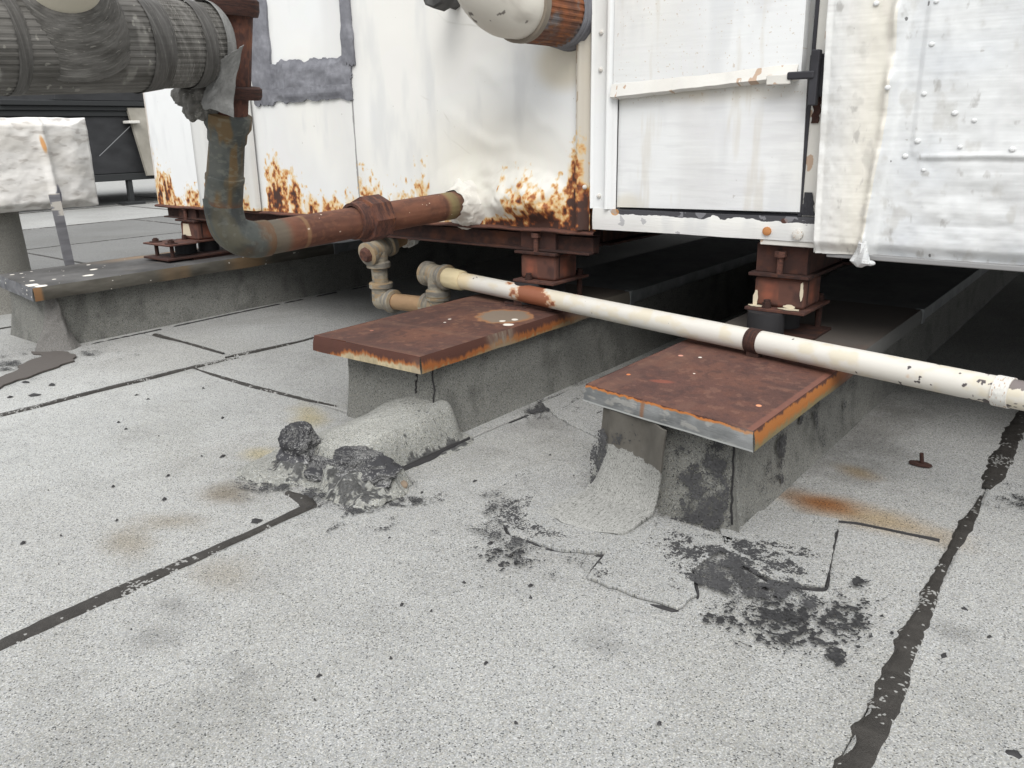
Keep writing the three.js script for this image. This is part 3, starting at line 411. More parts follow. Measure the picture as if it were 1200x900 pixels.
  lump([-1.972, 0.085, -1.46], [0.066, 0.074, 0.058], 0.2, 61);
  lump([-1.745, 0.05, -1.5], [0.105, 0.066, 0.085], 0.04, 84);
  lump([-1.86, 0.025, -1.455], [0.1, 0.05, 0.04], 0, 95);
  ribbon([[-1.715, -1.95, 0.01], [-1.71, -1.75, 0.03], [-1.71, -1.62, 0.02]].map(([x, z, w]) => [L(x), Z(z), w]), M.tarBlack, 71, { name: 'tar_shade_bead', y: 0.017, parent: step });  // tar along the base, doubling as painted shade under the step edge
}
// loose flashing flaps on the front of the right curb
{
  const { t, L, Z } = c3;
  const prof = (s) => { const y = s < 0.7 ? lerp(0.262, 0.03, s / 0.7) : lerp(0.03, 0.017, (s - 0.7) / 0.3); const z = s < 0.7 ? -1.848 + 0.058 * (s / 0.7) ** 2.4 : lerp(-1.79, -1.63, Math.sin((s - 0.7) / 0.3 * 1.5708)) + 0.03 * (s - 0.7) / 0.3 * (fbm(s * 2, 4, 2, 6) - 0.5); return [y, z]; };
  const bare = tex(512, 512, (u, v, i, j) => { const a = G.val[j * G.N + i], f = fbm(u * 12, v * 12, 4, 81), gr = v < 0.76 - 0.13 * u + 0.05 * (f - 0.5) * (1 + h2(i >> 1, j >> 1, 4)); const g = gr ? (a < 0.06 ? 70 + 500 * a : lerp(130, 100, v) + 36 * a) : 80 + 16 * (f - 0.5); return gr ? [g, g, g - 4] : [g + 3, g, g - 6]; });
  part('flashing_flap', slab((u, v) => { const s = 1 - v, [y, z] = prof(s), x = lerp(-1.14 - 0.02 * s, -0.915 - 0.03 * s, u) + 0.05 * mx(0, (s - 0.85) / 0.15) ** 2 * (0.5 - u) - 0.035 * sst(0.6, 1, s) * (1 - u), curl = 0.045 * sst(0.6, 1, u) * sst(0.75, 0.1, s) + (s > 0.7 ? 0.05 * (s - 0.7) / 0.3 * (fbm(u * 3, 2, 3, 8) - 0.5 + 0.5 * (0.5 - u)) : 0); return [L(x), y + 0.006 * (vn(u * 4, v * 5, 3) - 0.5), Z(z + 0.008 + curl - 0.02 * sst(0.2, 0, u))]; }, 40, 60, 0.007), std({ map: bare, roughness: 0.9 }), t).userData.label = 'flap with bare grey top curling away from the wall';
  // tar smears on the front
  const film = (x0, x1, y0, y1, fn, seed, dark, off) => { const tx = tex(384, 512, (u, v) => { const x = lerp(x0, x1, u), y = lerp(y0, y1, v); return tarPixels(x, y, fn(x, y), seed, dark); }); part('tar_film', surf((u, v) => { const x = lerp(x0, x1, u), y = lerp(y0, y1, v), k = clamp(1 - y / 0.287); return [L(x), y, Z(-1.872 + 0.006 * k ** 3.6 + 0.034 * k * k + off)]; }, 20, 30), std({ map: tx, transparent: true, alphaTest: 0.5, roughness: 0.8 }), t).userData.kind = 'stuff'; };
  film(-0.92, -0.74, 0.0, 0.27, (x, y) => mx(0.85 * sst(0, 0.6, blob(x, y, -0.82, 0.09, 0.08, 0.12, 0.1)), 0.62 * sst(0, 0.6, blob(x, y, -0.8, 0.2, 0.04, 0.07))), 91, 0.8, 0.012);
  film(-1.16, -1.0, 0.01, 0.24, (x, y) => mx(0.9 * sst(0, 0.6, blob(x, y, -1.13, 0.11, 0.035, 0.12)), 0.95 * sst(0, 0.5, blob(x, y, -1.07, 0.06, 0.07, 0.05, -0.6))), 92, 0.9, 0.034);
  const sx = -0.755, sfilm = tex(512, 256, (u, v) => { const z = lerp(-2.95, -1.95, u), y = v * 0.26; return tarPixels(z, y, mx(0.7 * sst(0, 0.7, blob(z, y, -2.16, 0.14, 0.05, 0.09, 0.3)), 0.66 * sst(0, 0.7, blob(z, y, -2.32, 0.19, 0.02, 0.07, 0.3)), 0.62 * sst(0, 0.7, blob(z, y, -2.12, 0.06, 0.08, 0.02, 0.3)), 0.6 * sst(0, 0.7, blob(z, y, -2.45, 0.16, 0.03, 0.07)), 0.6 * sst(0, 0.7, blob(z, y, -2.7, 0.2, 0.06, 0.05))), 93, 0.9); });
  part('tar_film', surf((u, v) => { const k = 1 - v * 0.26 / 0.287; return [L(sx + 0.032 * k ** 3.6 + 0.0095), v * 0.26, Z(lerp(-2.95, -1.95, u))]; }, 40, 20), std({ map: sfilm, transparent: true, alphaTest: 0.5, roughness: 0.8 }), t).userData.kind = 'stuff';
}
// grey-brown mastic trowelled on the corner of the left curb
{
  const { t, L, Z } = c1;
  M.mastic = std({ color: new THREE.Color().setRGB(0.085, 0.075, 0.068), roughness: 0.85, bumpMap: roughTile, bumpScale: 0.003 });
  flat(rag([[-4.2, -1.62], [-4.05, -1.72], [-3.93, -1.7], [-3.86, -1.66], [-3.8, -1.5], [-3.72, -1.3], [-3.5, -1.05], [-3.55, -1.0], [-3.78, -1.22], [-3.88, -1.4], [-4.0, -1.5], [-4.08, -1.62]], 0.022, 6, 0.035).map(([x, z]) => [x, z]), 0.006, 0.008, M.mastic, 'roof_mastic', roof);
  part('corner_mastic', surf((u, v) => { const th = lerp(-0.25, 1.75, u), y = lerp(0.0, 0.25, v), k = clamp(1 - y / 0.287), r = 0.05 + 0.11 * k ** 2 + 0.03 * (fbm(u * 5, v * 5, 4, 17) - 0.4) - 0.04 * sst(0.25, 0, Math.min(u, 1 - u)); return [L(-4.26 + Math.cos(th) * r), y, Z(-1.795 + Math.sin(th) * r)]; }, 30, 30, (u, v) => [u * 0.4, v * 0.3]), std({ map: granMap, color: new THREE.Color().setRGB(0.45, 0.43, 0.42), roughness: 0.95, bumpMap: roughTile, bumpScale: 0.004 }), t);
}

// ------------------------------------------------------------------ vibration mounts on the curbs
M.paintDrip = std({ color: new THREE.Color().setRGB(0.6, 0.53, 0.4), roughness: 0.6 });
const mountProto = (() => {
  const o = thing('vibration_mount', '', 'vibration mount', [0, 0.317, -2.69], 'rusty mounts between curbs and white unit');
  part('base_plate', box(-0.12, 0.12, 0.001, 0.014, -0.17, 0.1, 0.003), M.rustDark, o);
  part('foot_plate', box(-0.1, 0.1, 0.092, 0.103, -0.19, 0.068, 0.003), M.rust, o);
  part('rubber_pad', [rod([-0.03, 0.014, 0.05], [-0.03, 0.092, 0.05], 0.06, 24), rod([-0.03, 0.014, -0.1], [-0.03, 0.092, -0.1], 0.06, 24)], M.black, o);
  const bl = part('spring_housing', box(-0.085, 0.085, 0.103, 0.203, -0.125, 0.035, 0.014), M.rustOrange, o);
  part('housing_seam', box(0.0845, 0.0865, 0.11, 0.2, 0.0, 0.01, 0.0005), M.rustDark, bl);
  for (const [x, z] of [[-0.03, 0.052], [0.075, -0.158], [-0.07, -0.158]]) { const b = part('anchor_bolt', [rod([x, 0.014, z], [x, 0.13, z], 0.011, 14), axial([x, 0.1076, z], [x, 0.122, z], [[0, 0], [0, 0.0145], [1, 0.0145], [1, 0]], 6)], M.rustDark, o); part('washer', rod([x, 0.1031, z], [x, 0.1075, z], 0.015, 20), M.rustDark, b); }
  const bm = part('beam_stub', [box(-0.1, 0.1, 0.205, 0.217, -0.3, 0.055, 0.003), box(-0.085, 0.085, 0.217, 0.312, -0.3, 0.03, 0.003)], M.rustDark, o);
  part('bolt', [rod([0, 0.217, 0.042], [0, 0.29, 0.042], 0.01, 12), axial([0, 0.272, 0.042], [0, 0.29, 0.042], [[0, 0], [0, 0.019], [1, 0.019], [1, 0]], 6)], M.rust, bm);
  return o;
})();
function mount(x, label) { let m = mountProto; if (mountProto.userData.label) { m = mountProto.clone(); m.name = numbered('vibration_mount'); scene.add(m); m.userData = { ...mountProto.userData }; } m.userData.label = label; m.position.x = x; return m; }
const leftMount = mount(-4.42, 'rusty bolted mount on the grey cap of the far left curb');
mount(-1.945, 'rusty mount on the middle curb just behind the white pipe');
{
  const m = mount(-0.965, 'rusty mount with white paint edges on the right curb behind the white pipe');
  const dab = (cx, cy, cz, a, b, up, sd) => part('paint_patch', slab((u, v) => { const th = u * 6.2832, r = v * (0.55 + 0.9 * fbm(Math.cos(th) * 1.6 + 5, Math.sin(th) * 1.6 + 5, 3, sd)); return up ? [cx + a * r * Math.cos(th), cy, cz - b * r * Math.sin(th)] : [cx + a * r * Math.cos(th), cy + b * r * Math.sin(th), cz]; }, 28, 5, 0.0015), M.paintDrip, m);
  dab(-0.076, 0.13, 0.0372, 0.008, 0.03, false, 3); dab(-0.07, 0.1052, 0.05, 0.025, 0.012, true, 4); dab(0.045, 0.1052, 0.052, 0.035, 0.012, true, 5); dab(0.076, 0.165, 0.0372, 0.005, 0.03, false, 6); dab(0.04, 0.112, 0.0373, 0.02, 0.006, false, 8);
}
{
  const m = leftMount;
  part('shim_plate', box(-0.125, 0.13, 0.0145, 0.026, -0.26, 0.26, 0.003), M.rustDark, m);
  part('outrigger_plate', box(-0.13, 0.13, 0.0925, 0.102, 0.069, 0.25, 0.003), M.rust, m);
  for (const x of [-0.08, 0.08]) part('anchor_bolt', [rod([x, 0.026, 0.2], [x, 0.125, 0.2], 0.011, 14), axial([x, 0.102, 0.2], [x, 0.12, 0.2], [[0, 0], [0, 0.02], [1, 0.02], [1, 0]], 6), rod([x, 0.1021, 0.2], [x, 0.1065, 0.2], 0.034, 20)], M.rustDark, m);
  part('paint_patch', slab((u, v) => { const a = u * 2 - 1, b = v * 2 - 1; return [-0.02 + 0.034 * a * (1 - 0.2 * b), 0.158 + 0.034 * b, 0.0375]; }, 8, 8, 0.003), M.paintDrip, m);
}

// ------------------------------------------------------------------ white air handler
const ZF = -2.65, botY = (x) => 0.606 + (x + 4.7) * 0.0066;
const px = (x) => x;   // layout x
const rustSpots = [ // [x, half width, height above bottom, strength]
  [-4.6, 0.1, 0.22, 0.85], [-4.66, 0.05, 0.28, 0.95], [-4.5, 0.1, 0.07, 0.6], [-4.33, 0.09, 0.12, 0.72], [-4.08, 0.05, 0.14, 0.7], [-3.78, 0.05, 0.12, 0.7], [-3.55, 0.1, 0.27, 1.05], [-3.42, 0.07, 0.2, 0.9], [-3.3, 0.07, 0.12, 0.8], [-3.15, 0.09, 0.11, 0.75], [-3.0, 0.06, 0.14, 0.75], [-2.9, 0.06, 0.22, 0.7], [-2.84, 0.05, 0.19, 0.66], [-2.7, 0.07, 0.17, 0.62], [-2.62, 0.05, 0.16, 0.62], [-2.55, 0.045, 0.24, 0.92], [-2.25, 0.25, 0.04, 0.85], [-2.02, 0.12, 0.05, 0.95], [-1.85, 0.09, 0.19, 0.8], [-1.755, 0.05, 0.33, 1.25], [-1.715, 0.05, 0.22, 1.2], [-1.9, 0.16, 0.085, 1.4], [-2.14, 0.1, 0.045, 1.3], [-2.0, 0.1, 0.22, 0.5], [-1.9, 0.14, 0.1, 0.8]];
function whitePaint(x, y, seed) {
  const a = fbm(x * 3, y * 1.2, 4, seed), b = fbm(x * 10, y * 3, 4, seed + 3), k = fbm(x * 1.1 + 4, y * 1.1, 3, seed + 6);
  let c = [224, 226, 226]; c = mix3(c, [222, 219, 209], sst(0.45, 0.75, k) * 0.5); c = mix3(c, [190, 192, 194], sst(0.55, 0.8, b) * 0.35); c = mix3(c, [205, 205, 204], sst(0.5, 0.75, a) * 0.5);
  const m = fbm(x * 70, y * 40, 2, seed + 11); if (m > 0.95) c = mix3(c, [150, 144, 136], 0.5);
  return c;
}
function rustOnWhite(c, x, y, y0) {
  let d = 0; for (const [sx, hw, hh, st] of rustSpots) { const q = (1 - Math.abs(x - sx) / hw); if (q > 0) d = mx(d, st * Math.sqrt(clamp(q)) * sst(hh * 1.15, hh * 0.25, y - y0)); }
  d = mx(d, 0.5 * sst(0.03, 0, y - y0));
  if (d <= 0) return c;
  const n = fbm(x * 24, y * 17, 4, 201), s = fbm(x * 62, y * 48, 3, 202), r = d * (x > -2.1 ? 1.02 : 0.88) + (n - 0.5) * 0.95 + (s - 0.5) * 1.2;
  c = mix3(c, [216, 184, 132], sst(0.12, 0.45, d * 0.8 + (n - 0.5) * 0.5) * 0.6); c = mix3(c, [208, 166, 104], sst(0.2, 0.55, r) * 0.8); c = mix3(c, [170, 102, 50], sst(0.42, 0.72, r) * 0.95); c = mix3(c, [108, 58, 34], sst(0.58, 0.88, r)); return mix3(c, [62, 38, 30], sst(0.8, 1.05, r));
}
const ah = thing('air_handler', 'large white rust-streaked rooftop cabinet with a panelled door, raised on the curbs', 'air handler', [-2.8, 0.6, ZF]);
const A = (x) => x + 2.8, AY = (y) => y - 0.6, AZ = (z) => z - ZF;
{
  const X0 = -4.7, X1 = -1.672, Y1 = 1.66, tx = tex(2048, 704, (u, v) => { const x = lerp(X0, X1, u), y = lerp(0.6, Y1, v); let c = whitePaint(x, y, 101);
    const sm = sst(0.1, 0.0, Math.abs(x + 2.955) - 0.002) ; if (Math.abs(x + 2.955) < 0.006 * fbm(x * 3, y * 9, 3, 4) * 1.6) c = mix3(c, [110, 108, 108], 0.7);
    if (x > -2.9 && x < -1.75) { const w = 0.16 * (fbm(x * 4, y * 4, 3, 61) - 0.5); for (const [ax, ay, bx, by] of [[-2.5, 1.05, -2.2, 0.85], [-2.62, 1.2, -2.35, 1.02], [-2.0, 0.95, -2.15, 0.8], [-2.5, 1.42, -2.2, 1.38], [-1.9, 1.02, -2.08, 0.86]]) { const t = clamp(((x - ax) * (bx - ax) + (y - ay) * (by - ay)) / ((bx - ax) ** 2 + (by - ay) ** 2)), d = Math.hypot(x - ax - t * (bx - ax), y + w - ay - t * (by - ay)); c = mix3(c, [180, 176, 166], sst(0.006, 0.001, d) * 0.22 * fbm(x * 20, y * 20, 2, 63) * 2); }
      c = mix3(c, [214, 206, 184], sst(0, 0.8, blob(x, y, -2.15, 0.85, 0.6, 0.35)) * 0.35); c = mix3(c, [196, 182, 152], sst(0, 0.6, blob(x, y, -1.82, 1.22, 0.16, 0.12)) * 0.5); }
    if (Math.abs(x + 1.745) < 0.012 && fbm(x * 90, y * 30, 2, 9) > 0.56) c = [120, 84, 56];
    if (x < -4.685) c = mix3(c, [120, 90, 60], 0.5 * fbm(x, y * 20, 2, 5));
    if (x > -1.742 && x < -1.681) c = mix3(c, [186, 178, 162], 0.75); return rustOnWhite(c, x, y, botY(x)); });
  M.cab = std({ map: tx, roughness: 0.62, bumpMap: roughTile, bumpScale: 0.0004 });
  const zoff = (x, y) => { let z = 0.01 * (fbm(x * 1.6, y * 1.6, 3, 71) - 0.5) + 0.002 * (fbm(x * 9, y * 9, 3, 72) - 0.5); const m = clamp(blob(x, y, -2.12, 0.72, 0.42, 0.2)); const me = sst(0.0, 0.09, y - botY(x)); z += me * 0.05 * m ** 1.3 * (0.2 + 1.5 * fbm(x * 10, y * 10, 5, 73)); z += me * 0.045 * clamp(blob(x, y, -1.97, 0.735, 0.18, 0.12)) * (0.2 + 1.6 * fbm(x * 15, y * 15, 4, 75)); const wr = clamp(blob(x, y, -2.1, 1.0, 0.5, 0.4)); z += wr * 0.012 * Math.pow(Math.abs(Math.sin((x * 7 + y * 11) + 7 * fbm(x * 3, y * 3, 3, 74))), 6) * fbm(x * 5, y * 5, 2, 76); return z; };
  // side skin is a sheet; body of the cabinet closes behind it
  part('cabinet_panel', surf((u, v) => { const x = lerp(X0, X1, u), y = lerp(botY(x), Y1 + 0.9, v ** 1.5); return [A(x), AY(y), zoff(x, y) * (u > 0 && u < 1 ? 1 : 0)]; }, 360, 150, (u, v, p) => [(p[0] - 2.8 - X0) / (X1 - X0), (p[1]) / (Y1 - 0.6)]), M.cab, ah);
  M.whitePlain = std({ map: tex(768, 768, (u, v) => whitePaint(u * 1.2, v * 1.2, 141), { wrap: true }), roughness: 0.62, bumpMap: roughTile, bumpScale: 0.0008 });
  M.whiteDirty = std({ map: tex(512, 512, (u, v) => { let c = mix3(whitePaint(u, v, 151), [196, 190, 176], 0.4); if (fbm(u * 30, v * 14, 3, 15) > 0.7) c = mix3(c, [150, 104, 70], 0.5); return c; }, { wrap: true }), roughness: 0.65, bumpMap: roughTile, bumpScale: 0.0012 });
  part('cabinet_shell', [box(A(-4.7), A(2.6), AY(0.645), AY(2.5), AZ(-8.2), AZ(-2.69), 0), box(A(-4.7), A(-4.66), AY(0.607), AY(2.5), AZ(-2.69), AZ(-2.665), 0)], M.whitePlain, ah);
  part('underside_pan', box(A(-4.66), A(2.58), AY(0.632), AY(0.642), AZ(-8.15), AZ(-2.7), 0), std({ color: 0x242424, roughness: 0.9 }), ah);
  const ribMat = M.cab.clone(); ribMat.color.setRGB(0.8, 0.79, 0.77);
  // box ribs over the panel seams
  for (const [a, b] of [[-4.2, -4.075], [-3.83, -3.69]]) part('panel_rib', surf((u, v) => { const s = [[0, 0.004], [0.02, 0.032], [0.3, 0.036], [0.75, 0.036], [0.98, 0.032], [1, 0.004]], k = Math.round(u * 5), x = lerp(a, b, s[k][0]), y = lerp(botY(x) + 0.004, 2.5, v); return [A(x) + 0.03 * (v * 0), AY(y), s[k][1] + 0.008]; }, 5, 60, (u, v, p) => [(p[0] - 2.8 - X0) / (X1 - X0), p[1] / (Y1 - 0.6)]), ribMat, ah);
  // grey sealant smeared round an old opening
  M.sealant = std({ map: tex(512, 512, (u, v) => { const g = 116 + 40 * (fbm(u * 7, v * 12, 4, 161) - 0.5) + 20 * (fbm(u * 40, v * 30, 2, 162) - 0.5); return [g, g + 1, g + 7]; }, { wrap: true }), roughness: 0.8, bumpMap: roughTile, bumpScale: 0.004 });
  const seal = (x0, x1, y0, y1, s, n) => part('sealant_strip', slab((u, v) => { const e = 0.022 * (fbm(v * 14, s, 3, s) - 0.5), f = 0.03 * (fbm(u * 14, s, 3, s + 2) - 0.5), x = lerp(x0 + e, x1 - e, u), y = lerp(y0 + f, y1 - f * 1.4, v), q = Math.min(u, 1 - u, v, 1 - v); return [A(x), AY(y), 0.012 + 0.011 * sst(0, 0.2, q) + 0.012 * (fbm(x * 9, y * 26, 4, s) - 0.5)]; }, 60, 40, 0.016, (u, v, p) => [p[0] / 0.6, p[1] / 0.6]), M.sealant, ah);
  seal(-3.665, -3.5, 1.13, 2.0, 5); seal(-3.54, -2.945, 1.14, 1.315, 8); seal(-2.99, -2.915, 1.28, 2.0, 11);
  // rusted lower lip and the channel under it
  part('bottom_lip', surf((u, v) => { const x = lerp(X0 - 0.004, X1 + 0.004, u), n = 0.008 * (fbm(x * 8, 4, 3, 7) - 0.5), s = [[-0.012, 0.004], [0.02, 0.0], [0.024, -0.006], [0.02, -0.012], [-0.04, -0.016]][Math.round(v * 4)]; return [A(x), AY(botY(x) + s[1] + n), s[0]]; }, 160, 4, (u, v, p) => [p[0], v * 0.1]), M.rust, ah);
  part('base_channel', [box(A(-4.66), A(-1.7), AY(0.535), AY(0.6), -0.075, -0.03, 0.003), box(A(-4.66), A(-1.7), AY(0.535), AY(0.544), -0.07, 0.0, 0.003)], M.rustDark, ah);
  for (const x of [-4.42, -1.945, -0.965]) part('base_beam', [box(A(x - 0.085), A(x + 0.085), AY(0.535), AY(0.628), -5.3, -0.36, 0.004), box(A(x - 0.125), A(x + 0.125), AY(0.523), AY(0.5345), -5.3, -0.36, 0.003)], M.rustDark, ah);
  // corner post between cabinet and door: channels and beads
  const strip = (name, x0, x1, y0, y1, z0, z1, m, r = 0.004) => part(name, box(A(x0), A(x1), AY(y0), AY(y1), AZ(z0), AZ(z1), r), m, ah);
  const PP = [[-1.748, 0.004], [-1.742, 0.02], [-1.724, 0.022], [-1.718, 0.006], [-1.684, 0.004], [-1.68, 0.022], [-1.674, 0.026], [-1.664, 0.012], [-1.62, 0.014], [-1.612, 0.03], [-1.602, 0.032], [-1.594, 0.014], [-1.585, 0.014], [-1.578, 0.004]];
  const prof = (a, b, mat, uvf, lo) => part('corner_post', surf((u, v) => { const k = a + Math.round(u * (b - a)), y = lerp(lo, 2.5, v); return [A(PP[k][0]), AY(y), PP[k][1] + 0.01]; }, b - a, 80, uvf), mat, ah);
  prof(0, 6, M.cab, (u, v, p) => [(p[0] - 2.8 - X0) / (X1 - X0), (p[1]) / (Y1 - 0.6)], botY(-1.7) + 0.008);
  const post = prof(6, 13, M.whitePlain, (u, v, p) => [p[0] / 1.2, p[1] / 1.2], 0.716);
  const riv = (x, y, z, r = 0.009) => new THREE.SphereGeometry(r, 10, 8).translate(A(x), AY(y), AZ(z));
  for (const [x, y] of [[-1.643, 1.31], [-1.643, 1.19], [-1.643, 0.76], [-1.705, 1.32], [-1.705, 0.79]]) part('rivet', riv(x, y, ZF + 0.024), M.whiteDirty, post);
  // door: proud upper leaf with a drip ledge, lower leaf set back
  const dw = std({ map: tex(1024, 768, (u, v) => { const x = u * 0.7, y = v * 0.75; let c = whitePaint(x, y, 171); const lo = sst(0.55, 0.45, v); c = mix3(c, [204, 204, 206], sst(0.5, 0.75, fbm(x * 4, y * 6, 4, 172)) * 0.35); if (v > 0.5) { const f = fbm(x * 140, y * 140, 2, 173); if (f > 0.83 - 0.05 * sst(0.62, 0.52, v)) c = mix3(c, [176, 156, 134], 0.4); } c = mix3(c, [196, 176, 136], sst(0.06, 0.0, Math.abs(v - 0.53)) * 0.35 * fbm(x * 12, y * 12, 3, 9)); c = mix3(c, [188, 188, 190], sst(0.55, 0.8, fbm(x * 8, y * 60, 3, 174)) * 0.2 * lo); c = mix3(c, [192, 184, 168], sst(0.62, 0.8, fbm(x * 22, y * 3, 4, 175)) * 0.3); return mix3(c, [206, 200, 184], sst(0, 0.7, blob(u, v, 0.1, 0.04, 0.12, 0.08)) * 0.6); }), roughness: 0.55, bumpMap: brushTile, bumpScale: 0.0006 });
  const duv = (u, v, p) => [(p[0] - 2.8 + 1.6) / 0.7, (p[1] + 0.6 - 0.7) / 0.75];
  const door = part('access_door', slab((u, v) => { const x = lerp(-1.578, lerp(-0.914, -0.925, v), u), y = lerp(0.722 + 0.012 * u, 1.14, v); return [A(x), AY(y), 0.006 + 0.006 * Math.sin(u * 3.14) * Math.sin(v * 3.14) + 0.003 * (fbm(x * 5, y * 5, 3, 4) - 0.5)]; }, 40, 30, 0.03, duv), dw, ah);
  part('upper_leaf', slab((u, v) => { const x = lerp(-1.586, lerp(-0.936, -0.95, v), u), y = lerp(1.112 + 0.036 * u, 2.45, v); return [A(x), AY(y), 0.032 + 0.005 * Math.sin(u * 3.14) + 0.003 * (fbm(x * 5, y * 5, 3, 6) - 0.5)]; }, 40, 40, 0.04, duv), dw, door);
  part('drip_ledge', slab((u, v) => { const x = lerp(-1.59, -0.945, u), y = lerp(1.1 + 0.037 * u, 1.142 + 0.03 * u, v) - 0.004 * fbm(x * 30, 1, 2, 3); return [A(x), AY(y), 0.05 - 0.014 * v + 0.002 * (fbm(x * 20, v * 3, 2, 5) - 0.5)]; }, 60, 4, 0.026, duv), M.whiteDirty, door);
  // jamb, latch
  strip('door_jamb', -0.912, -0.83, 0.72, 2.45, -2.69, -2.652, M.whiteDirty, 0.002);
  M.darkPaint = std({ map: tex(256, 256, (u, v) => { const g = 46 + 30 * (fbm(u * 12, v * 12, 3, 181) - 0.5); return [g, g, g + 5]; }, { wrap: true }), roughness: 0.7 });
  const jp = part('dark_gap', box(A(-0.921), A(-0.9095), AY(0.72), AY(2.4), AZ(-2.685), AZ(-2.648), 0.001), M.darkPaint, ah);
  const la = part('latch', [box(A(-0.912), A(-0.862), AY(1.075), AY(1.195), AZ(-2.645), AZ(-2.612), 0.006), box(A(-0.9), A(-0.875), AY(1.05), AY(1.205), AZ(-2.612), AZ(-2.585), 0.004), box(A(-0.965), A(-0.885), AY(1.125), AY(1.147), AZ(-2.6), AZ(-2.58), 0.005)], M.darkPaint, ah);
  part('latch_arm', box(A(-1.03), A(-0.955), AY(1.112), AY(1.142), AZ(-2.602), AZ(-2.586), 0.004), M.whiteDirty, la);
  part('rust_patch', slab((u, v) => [A(lerp(-0.9, -0.878, u) + 0.012 * (fbm(v * 6, 2, 2, 5) - 0.5)), AY(lerp(1.0, 1.075, v)), 0.004], 6, 10, 0.004), M.rustDark, ah);
  part('bare_patch', slab((u, v) => [A(lerp(-0.908, -0.885 + 0.02 * (1 - v), u) + 0.012 * (fbm(v * 8, 3, 2, 5) - 0.5)), AY(lerp(0.725, 0.795, v)), 0.005], 6, 10, 0.004), M.darkPaint, ah);
  // rail below the door, peeling
  const rail = tex(1024, 128, (u, v) => { const x = u * 0.8, y = v * 0.09; let c = whitePaint(x, y, 191); const n = fbm(x * 24, y * 24, 4, 192), pe = sst(0.16, 0.24, u) * sst(0.66, 0.58, u); if (v > 0.9 - 0.12 * sst(0.1, 0.16, u) - 0.7 * (n - 0.5) * (0.35 + 0.5 * sst(0.5, 0.58, u) * sst(0.72, 0.6, u)) && u > 0.12) c = [60, 60, 64]; if (Math.hypot((u - 0.115) * 8, v - 0.86) < 0.16) c = mix3(c, [190, 130, 70], 0.8); if (Math.hypot((u - 0.865) * 8, v - 0.8) < 0.09 + 0.1 * (n - 0.5)) c = [70, 40, 30]; if (n > 0.72) c = mix3(c, [150, 150, 154], 0.6); return c; });
  part('door_rail', slab((u, v) => { const x = lerp(-1.668, -0.842, u), y = lerp(0.64 + 0.006 * u, 0.716 + 0.006 * u, v); return [A(x), AY(y + 0.003 * (fbm(x * 9, v, 2, 4) - 0.5)), 0.026 + 0.003 * Math.sin(v * 3)]; }, 60, 6, 0.05, (u, v) => [u, v]), std({ map: rail, roughness: 0.6, bumpMap: roughTile, bumpScale: 0.0008 }), ah);
  strip('rail_shadow_gap', -1.575, -0.87, 0.7155, 0.724, -2.69, -2.66, M.darkPaint, 0);
  strip('rail_clip', -1.03, -0.85, 0.627, 0.6455, -2.68, -2.629, M.whiteDirty, 0.003);
  part('rail_bolt', [axial([A(-1.005), AY(0.672), 0.026], [A(-1.005), AY(0.672), 0.038], [[0, 0], [0, 0.014], [0.8, 0.014], [1, 0.009], [1, 0]], 12)], std({ color: 0xb07848, roughness: 0.8 }), ah);
  part('rail_bolt', [axial([A(-0.905), AY(0.668), 0.026], [A(-0.905), AY(0.668), 0.04], [[0, 0], [0, 0.017], [0.8, 0.017], [1, 0.011], [1, 0]], 12)], M.whiteDirty, ah);
}

